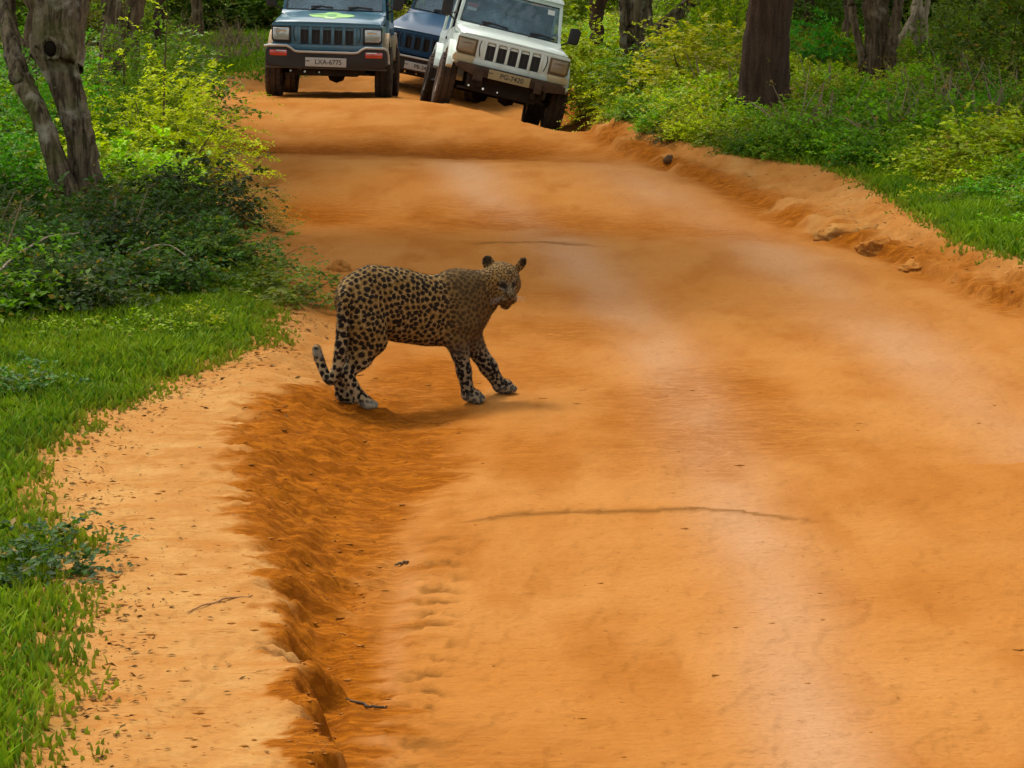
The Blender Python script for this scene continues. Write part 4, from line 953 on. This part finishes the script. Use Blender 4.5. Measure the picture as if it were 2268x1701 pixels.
# the winged emblem on the bonnet
def emblem(parent):
    def bz(x, y): # bonnet surface height
        return np.interp(y, [.12, .6, 1.36], [1.072, 1.135, 1.205]) + np.interp(y, [.12, .6, 1.36], [.012, .02, .022]) * np.interp(abs(x), [0, .37, .7], [1.25, 1, 0]) + .004
    def shape(pts, name, m, dz=0):
        pts = [(x * 1.04, .62 + (y - .62) * 1.45) for x, y in pts]
        b = bmesh.new(); n = len(pts); cen = (sum(p[0] for p in pts) / n, sum(p[1] for p in pts) / n)
        g = MB(); vs = [b.verts.new((x, y, bz(x, y) + dz)) for x, y in pts]; c = b.verts.new((*cen, bz(*cen) + dz))
        for i in range(n): b.faces.new((vs[i], vs[(i + 1) % n], c))
        g._add(b); return g.build(name, m, parent, False)
    gm = simple('emblem_green', (.30, .58, .16), .5, .4, nz=.3); gd = simple('emblem_dark', (.12, .33, .12), .5, .4); gw = simple('emblem_pale', (.50, .75, .42), .5, .4)
    pts = [(-.30, .62), (-.22, .74), (-.10, .80), (-.05, .95), (.03, .98), (.10, .90), (.14, .80), (.28, .76), (.345, .62), (.26, .50), (.12, .44), (.08, .34), (-.03, .34), (-.08, .42), (-.22, .46)]
    o = shape(pts, 'bonnet_emblem', gm)
    s2 = shape([(.02 + .07 * math.cos(a), .62 + .14 * math.sin(a)) for a in np.linspace(0, 2 * math.pi, 13)[:-1]], 'emblem_ring', gd, .002)
    s3 = shape([(-.03, .36), (.06, .36), (.09, .46), (-.06, .46)], 'emblem_foot', gw, .002)
    s4 = shape([(-.27, .60), (-.06, .60), (-.06, .66), (-.22, .68)], 'emblem_wing', gd, .002)
    for s in (s2, s3, s4): s.parent = o
emblem(j1)
j2, ws2 = make_jeep('safari_jeep', 'white jeep on the right, tilted steeply with one wheel down in the rut', 'white', ply, 'PG-7420', PW, MAT['lens_dusty'])
pose(j2, -.17, 29.1, R(5.0), .0)
b_ = simple('sticker_red', (.55, .16, .16), .5); b2_ = simple('sticker_white', (.75, .78, .75), .5)
def sticker(ws, x0, x1, z0, z1, m, name='sticker'):
    yy_ = lambda z: 1.47 + (z - 1.215) / .53 * .275 - .004
    g = MB(); g.loft([[(x0, yy_(z0), z0), (x1, yy_(z0), z0), (x1, yy_(z0) + .002, z0), (x0, yy_(z0) + .002, z0)], [(x0, yy_(z1), z1), (x1, yy_(z1), z1), (x1, yy_(z1) + .002, z1), (x0, yy_(z1) + .002, z1)]]); return g.build(name, m, ws, False)
sticker(ws2, -.64, -.49, 1.47, 1.53, b_); sticker(ws2, -.64, -.50, 1.42, 1.465, b2_); sticker(ws2, -.63, -.48, 1.34, 1.40, simple('sticker_mauve', (.30, .10, .16), .5)); sticker(ws2, .50, .60, 1.62, 1.69, b2_)
j3, ws3 = make_jeep('safari_jeep', 'dark blue jeep waiting behind, half hidden between the blue and white jeeps', 'blue', plw, 'PB-3418', PB2, MAT['lens'])
pose(j3, -1.50, 36.0, R(-13), -.02)
MB().prism([(.20, .75), (.27, .97), (.33, .75)], 'y', .02, .034).build('grille_badge', simple('badge', (.80, .82, .85), .4), j3)

# ------------------------------------------------------------------ the leopard
def surface_nets(F, org, h):
    """naive surface nets on a scalar grid, vectorised"""
    S = F < 0; nx, ny, nz = F.shape
    cs = np.zeros((nx - 1, ny - 1, nz - 1), np.int8)
    for i in (0, 1):
        for j in (0, 1):
            for k in (0, 1): cs += S[i:nx - 1 + i, j:ny - 1 + j, k:nz - 1 + k]
    C = np.argwhere((cs > 0) & (cs < 8)); n = len(C)
    idx = np.full(cs.shape, -1, np.int32); idx[C[:, 0], C[:, 1], C[:, 2]] = np.arange(n)
    acc = np.zeros((n, 3)); cnt = np.zeros(n)
    cor = np.array([(i, j, k) for i in (0, 1) for j in (0, 1) for k in (0, 1)])
    val = {tuple(c): F[C[:, 0] + c[0], C[:, 1] + c[1], C[:, 2] + c[2]] for c in cor}
    for a in cor:
        for ax in range(3):
            if a[ax]: continue
            b = a.copy(); b[ax] = 1; va, vb = val[tuple(a)], val[tuple(b)]
            m = (va < 0) != (vb < 0); t = np.where(m, va / np.where(va == vb, 1, va - vb), 0)
            P = a + np.outer(t, (b - a)); acc += P * m[:, None]; cnt += m
    V = org + (C + acc / cnt[:, None]) * h
    Q = []
    for ax in range(3):
        u, v = (ax + 1) % 3, (ax + 2) % 3
        sl0 = [slice(None)] * 3; sl1 = [slice(None)] * 3; sl0[ax] = slice(0, -1); sl1[ax] = slice(1, None)
        A, B = S[tuple(sl0)], S[tuple(sl1)]; E_ = np.argwhere(A != B)
        E_ = E_[(E_[:, u] > 0) & (E_[:, v] > 0) & (E_[:, u] < F.shape[u] - 1) & (E_[:, v] < F.shape[v] - 1)]
        s = A[E_[:, 0], E_[:, 1], E_[:, 2]]
        def cell(du, dv):
            c = E_.copy(); c[:, u] -= du; c[:, v] -= dv; return idx[c[:, 0], c[:, 1], c[:, 2]]
        q = np.stack([cell(1, 1), cell(0, 1), cell(0, 0), cell(1, 0)], 1)
        q[~s] = q[~s][:, ::-1]; Q.append(q)
    return V, np.concatenate(Q)

def build_leopard():
    K = .000527; EL = R(11.6); OX, OY = -.40, 10.20
    def J(cx, cy, Y):
        v = (1400 - cy) * K * (1 + Y / 10.4); return np.array([(cx - 1100) * K * (1 + Y / 10.4), Y, (v - Y * math.sin(EL)) / math.cos(EL)])
    def G(cx, Y, r): # a foot joint resting on the ground
        p = J(cx, 1400, Y); p[2] = float(height(p[0] + OX, p[1] + OY)) + r - .004; return p
    ax = np.array([math.cos(R(24)), math.sin(R(24)), 0]); lat = np.array([-math.sin(R(24)), math.cos(R(24)), 0])   # body axis, sideways (away from viewer)
    def yax(cx): return -.10 + (cx - 560) * K * math.tan(R(24))
    h = .0052
    lo = np.array([-.58, -.34, -.04]); hi = np.array([.50, .46, .76]); dim = np.ceil((hi - lo) / h).astype(int)
    g = [lo[i] + h * np.arange(dim[i]) for i in range(3)]
    F = np.full(tuple(dim), 9.0, np.float32)
    def region(mn, mx, pad=.05):
        sl = []
        for i in range(3):
            a = int(max(0, (mn[i] - pad - lo[i]) / h)); b = int(min(dim[i], (mx[i] + pad - lo[i]) / h + 1)); sl.append(slice(a, max(b, a + 1)))
        X, Y, Z = np.meshgrid(g[0][sl[0]], g[1][sl[1]], g[2][sl[2]], indexing='ij'); return tuple(sl), np.stack([X, Y, Z], -1).astype(np.float32)
    def smin(a, b, k): q = np.clip(.5 + .5 * (b - a) / k, 0, 1); return b * (1 - q) + a * q - k * q * (1 - q)
    prims = []
    def cap(a, b, ra, rb, k=.03, flat=1.0, axis=None):
        a = np.array(a, float); b = np.array(b, float); R0 = max(ra, rb)
        sl, P = region(np.minimum(a, b) - R0, np.maximum(a, b) + R0, k + .02)
        n = lat if axis is None else np.array(axis, float)
        def sq(q): # widen space sideways so that the limb comes out flat from side to side
            return q + n * (q @ n)[..., None] * (1 / flat - 1)
        Q = sq(P - a); D = sq(b - a); t = np.clip((Q @ D) / (D @ D + 1e-9), 0, 1); d = np.linalg.norm(Q - t[..., None] * D, axis=-1) - (ra + (rb - ra) * t)
        d = d * (.5 + .5 * flat); F[sl] = smin(F[sl], d.astype(np.float32), k)
    def ell(c, rad, M=None, k=.015, sub=False):
        c = np.array(c, float); rad = np.array(rad, float); m = max(rad)
        sl, P = region(c - m, c + m, k + .02); Q = P - c
        if M is not None: Q = Q @ np.array(M)
        q = Q / rad; l = np.linalg.norm(q, axis=-1); d = (l - 1) * l / (np.linalg.norm(q / rad, axis=-1) + 1e-6)
        d = d.astype(np.float32)
        F[sl] = -smin(-F[sl], d, k) if sub else smin(F[sl], d, k)
    def A(cx, cy, dy=0.0): return J(cx, cy, yax(cx) + dy)
    # trunk
    sp = [(520, 490, .104, .74), (640, 470, .128, .66), (850, 535, .152, .60), (1130, 590, .145, .60), (1370, 560, .150, .56)]
    for (x0, y0, r0, f0), (x1, y1, r1, f1) in zip(sp[:-1], sp[1:]): cap(A(x0, y0), A(x1, y1), r0, r1, .045, (f0 + f1) / 2)
    cap(A(1370, 560), A(1480, 620), .145, .095, .04, .58)
    cap(A(1320, 430), A(1360, 385), .075, .064, .04, .6)       # withers
    cap(A(1390, 480), A(1610, 395), .116, .082, .04, .72)      # neck
    cap(A(1470, 560), A(1620, 500), .085, .060, .04, .8)       # throat
    cap(A(900, 700), A(1250, 720), .085, .095, .03, .75)       # belly and brisket
    # head : turned to the viewer and a little to the right
    HY = yax(1700) + .015; hc = J(1760, 318, HY)
    fwd = np.array([.34, -.86, -.40]); fwd /= np.linalg.norm(fwd); hr = np.cross(fwd, [0, 0, 1]); hr /= np.linalg.norm(hr); hu = np.cross(hr, fwd)
    # hr points to picture right? keep it so
    if hr[0] < 0: hr = -hr
    hu = np.cross(hr, fwd); hu = hu if hu[2] > 0 else -hu
    H = lambda r_, u_, f_: hc + hr * r_ + hu * u_ + fwd * f_
    cap(A(1600, 395), hc, .078, .060, .02, .85)
    ell(hc, (.080, .086, .076), np.stack([hr, fwd, hu], 1), .02)
    ell(H(-.050, -.032, .016), (.038, .044, .042), np.stack([hr, fwd, hu], 1), .025); ell(H(.050, -.032, .016), (.038, .044, .042), np.stack([hr, fwd, hu], 1), .025)
    cap(H(0, .010, .040), H(0, -.026, .108), .040, .025, .022, 1.0)          # bridge of the nose
    cap(H(-.020, -.048, .084), H(-.018, -.048, .106), .028, .024, .010); cap(H(.020, -.048, .084), H(.018, -.048, .106), .028, .024, .010)   # whisker pads
    cap(H(0, -.070, .050), H(0, -.086, .090), .031, .024, .012)             # lower jaw
    cap(H(-.03, -.050, .03), H(0, -.068, .075), .034, .024, .02); cap(H(.03, -.050, .03), H(0, -.068, .075), .034, .024, .02)
    ell(H(-.031, .016, .062), (.013, .012, .009), np.stack([hr, fwd, hu], 1), .008, True); ell(H(.031, .016, .062), (.013, .012, .009), np.stack([hr, fwd, hu], 1), .008, True)
    cap(H(-.042, .030, .050), H(-.018, .034, .062), .011, .010, .012); cap(H(.042, .030, .050), H(.018, .034, .062), .011, .010, .012)  # brows
    # ears
    for s, ex, ey in ((-1, 1640, 186), (1, 1922, 200)):
        c = J(ex, ey, HY + .02); up_ = np.array([s * (.55 if s > 0 else .25), .1, .9]); up_ /= np.linalg.norm(up_); nn = fwd * .8 + hr * s * .45 + hu * .2; nn -= up_ * (nn @ up_); nn /= np.linalg.norm(nn); rr = np.cross(up_, nn)
        M = np.stack([rr, nn, up_], 1)
        ell(c, (.029, .014, .037), M, .016); ell(c + nn * .015 + up_ * .004, (.020, .012, .028), M, .006, True)
    # legs : (joint, radius)
    def chain(js, k=.022, flat=1.0):
        for (a, ra), (b, rb) in zip(js[:-1], js[1:]): cap(a, b, ra, rb, k, flat)
    dn, df = -.060, .060
    # near hind
    Yn = yax(560) + dn
    hockn = J(425, 1150, Yn - .03); ankn = G(545, Yn - .01, .028); ankn[2] += .012
    chain([(J(585, 560, Yn + .01), .082), (J(622, 740, Yn), .076), (J(672, 860, Yn), .056)], .035, .8)
    chain([(J(545, 760, Yn), .062), (J(530, 980, Yn - .01), .050)], .04, .75)
    chain([(J(672, 860, Yn), .054), (J(560, 1010, Yn - .02), .043), (hockn, .029)], .022, .85)
    chain([(hockn, .030), (ankn, .026)], .018)
    # far hind
    Yf = yax(520) + df; hockf = J(345, 1130, Yf - .05); ankf = G(375, Yf - .03, .028); ankf[2] += .012
    chain([(J(500, 560, Yf), .078), (J(560, 860, Yf + .02), .055)], .035, .8); chain([(J(560, 860, Yf + .02), .055), (J(440, 1020, Yf), .042), (hockf, .029), (ankf, .026)], .022, .9)
    # near fore
    Yk = yax(1400) - .062
    wr = J(1438, 1120, Yk - .005); an = G(1475, Yk, .029); an[2] += .016
    chain([(J(1400, 560, Yk + .015), .078), (J(1420, 700, Yk + .005), .068), (J(1385, 850, Yk), .052)], .035, .75); chain([(J(1385, 850, Yk), .050), (J(1405, 960, Yk), .040), (wr, .032), (an, .029)], .02)
    # far fore, reaching forward
    Yq = yax(1480) + .055; wf = J(1640, 1085, Yq + .03); af = G(1735, Yq + .05, .027); af[2] += .018
    chain([(J(1460, 620, Yq - .01), .072), (J(1480, 850, Yq), .052), (wf, .036), (af, .031)], .03)
    # paws
    def paw(an_, direc, r, ln, lift=0.0, splay=.9):
        d = np.array(direc, float); d /= np.linalg.norm(d); sd_ = np.array([-d[1], d[0], 0]); sd_ /= np.linalg.norm(sd_)
        c = an_ + d * ln * .5; zg = float(height(c[0] + OX, c[1] + OY)) + lift; c[2] = zg + r * .80
        cap(an_, c, r * 1.0, r * 1.02, .012)
        for q, f in ((-1.3, .78), (-.45, 1.0), (.45, 1.0), (1.3, .78)):
            tp = an_ + d * ln * f + sd_ * q * r * .52 * splay; tp[2] = float(height(tp[0] + OX, tp[1] + OY)) + r * .52 + lift
            cap(c + sd_ * q * r * .4, tp, r * .50, r * .50, .007)
    paw(ankn, ax * .85 + np.array([.3, -.15, 0]), .030, .066); paw(ankf, ax, .029, .055); paw(an, ax * .8 + np.array([.35, -.1, 0]), .034, .062); paw(af, ax * .8 + np.array([.35, -.05, 0]), .034, .066, .006)
    # tail : down behind the legs, tip curled up to the left
    ty = yax(470) - .085
    tl = [(J(470, 400, yax(455)), .036), (J(432, 470, ty + .02), .030), (J(412, 640, ty - .01), .0262), (J(398, 820, ty - .02), .025), (J(375, 980, ty - .03), .023), (J(345, 1120, ty - .02), .021), (J(295, 1195, ty), .020), (J(250, 1160, ty + .02), .019), (J(208, 1060, ty + .03), .0185), (J(180, 970, ty + .03), .018), (J(172, 915, ty + .03), .014)]
    P_, R_ = limb_paths([t_[0] for t_ in tl], [t_[1] * 1.08 for t_ in tl], 34, 0, 1)
    for a in range(len(P_) - 1): cap(P_[a], P_[a + 1], R_[a], R_[a + 1], .006 if a > 3 else .02)
    V, Q = surface_nets(F, lo, h)
    # relax once for smoothness
    nb = np.zeros_like(V); ct = np.zeros(len(V))
    for a, b in ((0, 1), (1, 2), (2, 3), (3, 0)):
        np.add.at(nb, Q[:, a], V[Q[:, b]]); np.add.at(nb, Q[:, b], V[Q[:, a]]); np.add.at(ct, Q[:, a], 1); np.add.at(ct, Q[:, b], 1)
    V = V * .45 + .55 * nb / ct[:, None]
    # ---- coat : spot centres spread over the skin, closer together where real spots are smaller
    rng = np.random.RandomState(2)
    bx = (V - A(560, 500)) @ ax; bz = V[:, 2]            # along the body; height
    hd = np.linalg.norm(V - hc, axis=1)
    tail_d = np.full(len(V), 9.0)
    for p in P_[4:]: tail_d = np.minimum(tail_d, np.linalg.norm(V - p, axis=1))
    tailm = tail_d < .03
    spx = np.full(len(V), .0215); spx[bz < .30] = .0225; spx[bz < .14] = .0205
    spx[(bx > .40)] = .0185; spx[hd < .13] = .0120; spx[hd < .085] = .0105; spx[tailm] = .026
    leg = sstep(bz, .27, .19)
    order = rng.permutation(len(V)); cell = {}; seeds = []
    for i in order:
        s_ = spx[i]; p = V[i]; key = tuple((p / .03).astype(int)); ok = True
        for dx in (-1, 0, 1):
            for dy in (-1, 0, 1):
                for dz in (-1, 0, 1):
                    for q in cell.get((key[0] + dx, key[1] + dy, key[2] + dz), ()):
                        if (p[0] - q[0]) ** 2 + (p[1] - q[1]) ** 2 + (p[2] - q[2]) ** 2 < s_ * s_: ok = False; break
                    if not ok: break
                if not ok: break
            if not ok: break
        if ok: cell.setdefault(key, []).append(p); seeds.append(i)
    kd = kdtree.KDTree(len(seeds))
    for n_, i in enumerate(seeds): kd.insert(V[i], n_)
    kd.balance(); rnd = rng.rand(len(seeds)); wv = (.011 * np.clip(hd / .15 - .3, .2, 1))[:, None] * np.stack([fbm(V[:, 0] * 34 + V[:, 1] * 20, V[:, 2] * 34, 150, 3), fbm(V[:, 1] * 34, V[:, 2] * 34 + V[:, 0] * 20, 151, 3), fbm(V[:, 0] * 34, V[:, 1] * 34 + V[:, 2] * 25, 152, 3)], 1)
    d1 = np.zeros(len(V)); edge = np.zeros(len(V)); sr = np.zeros(len(V))
    for i in range(len(V)):
        q = kd.find_n(V[i] + wv[i], 2); s_ = spx[i]
        d1[i] = q[0][2] / s_; edge[i] = (q[1][2] - q[0][2]) / s_; sr[i] = rnd[q[0][1]]
    # region weights
    normal_z = 0
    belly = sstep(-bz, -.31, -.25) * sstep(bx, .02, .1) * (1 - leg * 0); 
    pale = np.clip(leg * .85 + tailm * .6, 0, 1)
    face = sstep(-hd, -.14, -.11)
    fr = (V - hc) @ hr; fu = (V - hc) @ hu; ff = (V - hc) @ fwd
    nose = face * sstep(-np.hypot(fr / .017, (fu + .026) / .012), -1.25, -.8) * sstep(ff, .09, .105)
    mouth = face * sstep(-np.abs(fu + .050 - .004 * np.cos(fr * 120)) / .005, -1.4, -.6) * sstep(ff, .07, .09) * (np.abs(fr) < .035)
    eye = face * np.maximum(sstep(-np.hypot((fr - .031) / .019, (fu - .016) / .0115), -1.4, -.8), sstep(-np.hypot((fr + .031) / .019, (fu - .016) / .0115), -1.4, -.8)) * (ff > .03)
    tear = face * sstep(-np.abs(np.abs(fr) - .020) / .004, -1.3, -.6) * (fu < .014) * (fu > -.03) * (ff > .05)
    earb = sstep(-np.minimum(np.linalg.norm(V - J(1630, 160, HY + .02), axis=1), np.linalg.norm(V - J(1945, 175, HY + .02), axis=1)), -.030, -.018)
    dark = np.clip(np.maximum.reduce([nose, mouth * .9, eye * .9, tear * .6, earb * .8]), 0, 1)
    white = face * np.maximum.reduce([sstep(-np.hypot((np.abs(fr) - .018) / .018, (fu + .040) / .014), -1.3, -.8) * (ff > .08), .9 * sstep(-np.hypot((np.abs(fr) - .030) / .016, (fu + .002) / .006), -1.3, -.8) * (ff > .04), .5 * sstep(-np.hypot(fr / .012, (fu + .0) / .03), -1.3, -.7) * (ff > .05), .6 * sstep(-np.hypot((np.abs(fr) - .030) / .016, (fu - .034) / .005), -1.3, -.8) * (ff > .03)]) * .55
    tip = sstep(-np.linalg.norm(V - J(185, 950, ty + .03), axis=1), -.05, -.02) * (V[:, 1] < ty + .03 + .2) * sstep(-fbm(V[:, 0] * 30, V[:, 2] * 30, 153), -.3, .1)
    toe = sstep(-bz, -.060, -.035) * sstep(V[:, 0], -.32, -.25) * (1 - sstep(V[:, 0], -.1, 0))
    white = np.clip(white + tip * .8 + toe * .75 + .22 * sstep(-bz, -.050, -.030) * sstep(V[:, 0], .08, .12), 0, 1)
    ros = np.clip((1 - leg) * (1 - face) * (1 - tailm) * sstep(-bx, -.46, -.36), 0, 1)
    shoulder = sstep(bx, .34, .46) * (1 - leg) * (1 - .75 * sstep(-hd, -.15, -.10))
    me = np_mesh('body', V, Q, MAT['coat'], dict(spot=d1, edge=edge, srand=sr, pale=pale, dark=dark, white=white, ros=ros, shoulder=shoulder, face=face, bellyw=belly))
    # short fur lying back along the body, carrying the colour of the skin under it
    nrm = np.zeros(len(V) * 3, np.float32); me.vertices.foreach_get("normal", nrm); nrm = nrm.reshape(-1, 3)
    pick = rng.randint(0, len(V), 90000); N_ = nrm[pick]; flow = np.where((leg[pick] > .5)[:, None], np.array([0, 0, -1.0]), -ax * .9 + np.array([0, 0, -.35]))
    flow = flow - N_ * np.sum(flow * N_, 1, keepdims=True); flow += rng.randn(len(pick), 3) * .25
    dr = flow * .85 + N_ * .42; dr /= np.linalg.norm(dr, axis=1, keepdims=True); L_ = (.006 + .006 * rng.rand(len(pick))) * np.where(face[pick] > .5, .45, 1) * np.where(bz[pick] < .06, .4, 1)
    sdv = np.cross(dr, N_); sdv /= np.linalg.norm(sdv, axis=1, keepdims=True) + 1e-9; P0 = V[pick] + rng.randn(len(pick), 3) * .001 - N_ * .001
    HV = np.stack([P0 - sdv * .0009, P0 + sdv * .0009, P0 + dr * L_[:, None]], 1).reshape(-1, 3); i3 = np.arange(len(pick)) * 3
    fur_me = np_mesh('fur', HV, np.stack([i3, i3 + 1, i3 + 2], 1), MAT['coat'], {k: np.repeat(a[pick], 3) for k, a in dict(spot=d1, edge=edge, srand=sr, pale=pale, dark=dark, white=white, ros=ros, shoulder=shoulder, face=face, bellyw=belly).items()})
    t = empty('leopard', (OX, OY, 0)); tag(t, 'spotted young leopard crossing the dirt road, head turned to the viewer', 'leopard')
    body = link('body', me, t); link('fur', fur_me, body, False)
    for s in (-1, 1):
        bm = bmesh.new(); bmesh.ops.create_uvsphere(bm, u_segments=20, v_segments=12, radius=.0125); m_ = bpy.data.meshes.new('eye'); bm.to_mesh(m_); bm.free(); m_.materials.append(MAT['eye'])
        o = link('eye', m_, t); o.location = tuple(H(s * .032, .016, .0625))
    # whiskers
    for s in (-1, 1):
        mb = MB()
        for q in range(5):
            a = H(s * .022, -.034 - .004 * q, .104); mb.tube([a, a + hr * s * .035 + hu * (-.002 * q) + fwd * .008, a + hr * s * .065 + hu * (-.01 - .004 * q)], [.0004, .0003, .0002], 4)
        mb.build('whiskers', MAT['whisker'], t)
    print('LEO verts', len(V), 'seeds', len(seeds))
    return t

def coat_material():
    b = NB('leopard_coat'); p = b.obj()
    d1 = b.attr('spot'); e = b.attr('edge'); ros = b.attr('ros'); pale = b.attr('pale')
    nz = b.noise(p, 120, 3); d1n = b.math('ADD', d1, b.math('MULTIPLY', b.math('SUBTRACT', nz, .5), .30))
    ground = b.mix(b.noise(p, 9, 3), (.140, .071, .012), (.195, .108, .024))
    ground = b.mix(pale, ground, (.30, .24, .145))
    rim = b.ramp(e, .24, .04)       # pale net between the spots
    ground = b.mix(b.math('MULTIPLY', rim, .75), ground, (.36, .265, .125))
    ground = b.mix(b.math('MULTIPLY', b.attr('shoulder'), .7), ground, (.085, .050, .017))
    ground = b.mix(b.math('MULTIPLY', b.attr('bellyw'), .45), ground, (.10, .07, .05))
    thr = b.math('ADD', b.math('MULTIPLY', pale, .06), b.math('ADD', b.math('MULTIPLY', b.attr('srand'), .16), .41))
    spot = b.ramp(b.math('SUBTRACT', d1n, thr), .07, -.05)
    spot = b.math('MULTIPLY', spot, b.math('SUBTRACT', 1.0, b.math('MULTIPLY', b.attr('shoulder'), .45)), clamp=True)
    spot = b.math('MULTIPLY', spot, b.math('SUBTRACT', 1.0, b.math('MULTIPLY', b.attr('face'), .15)), clamp=True)
    col = b.mix(spot, ground, (.009, .006, .0045))
    ctr = b.math('MULTIPLY', b.math('MULTIPLY', b.ramp(d1n, .26, .12), ros), .55, clamp=True)
    col = b.mix(ctr, col, (.045, .025, .010))
    col = b.mix(b.math('MULTIPLY', b.attr('white'), .9, clamp=True), col, (.26, .25, .20)); col = b.mix(b.math('MULTIPLY', b.attr('dark'), 1.0, clamp=True), col, (.008, .006, .005))
    b.base(col); b.set(Roughness=.8, Specular_IOR_Level=.12, Sheen_Weight=.02, Sheen_Roughness=.5)
    b.bump(b.noise(b.scale(p, 1, 1, .5), 260, 3), .35, .004); return b.m
MAT['coat'] = coat_material()
MAT['eye'] = simple('eye', (.05, .035, .008), .08, .8, coat=1.0)
MAT['whisker'] = simple('whisker', (.6, .58, .52), .5)
build_leopard()
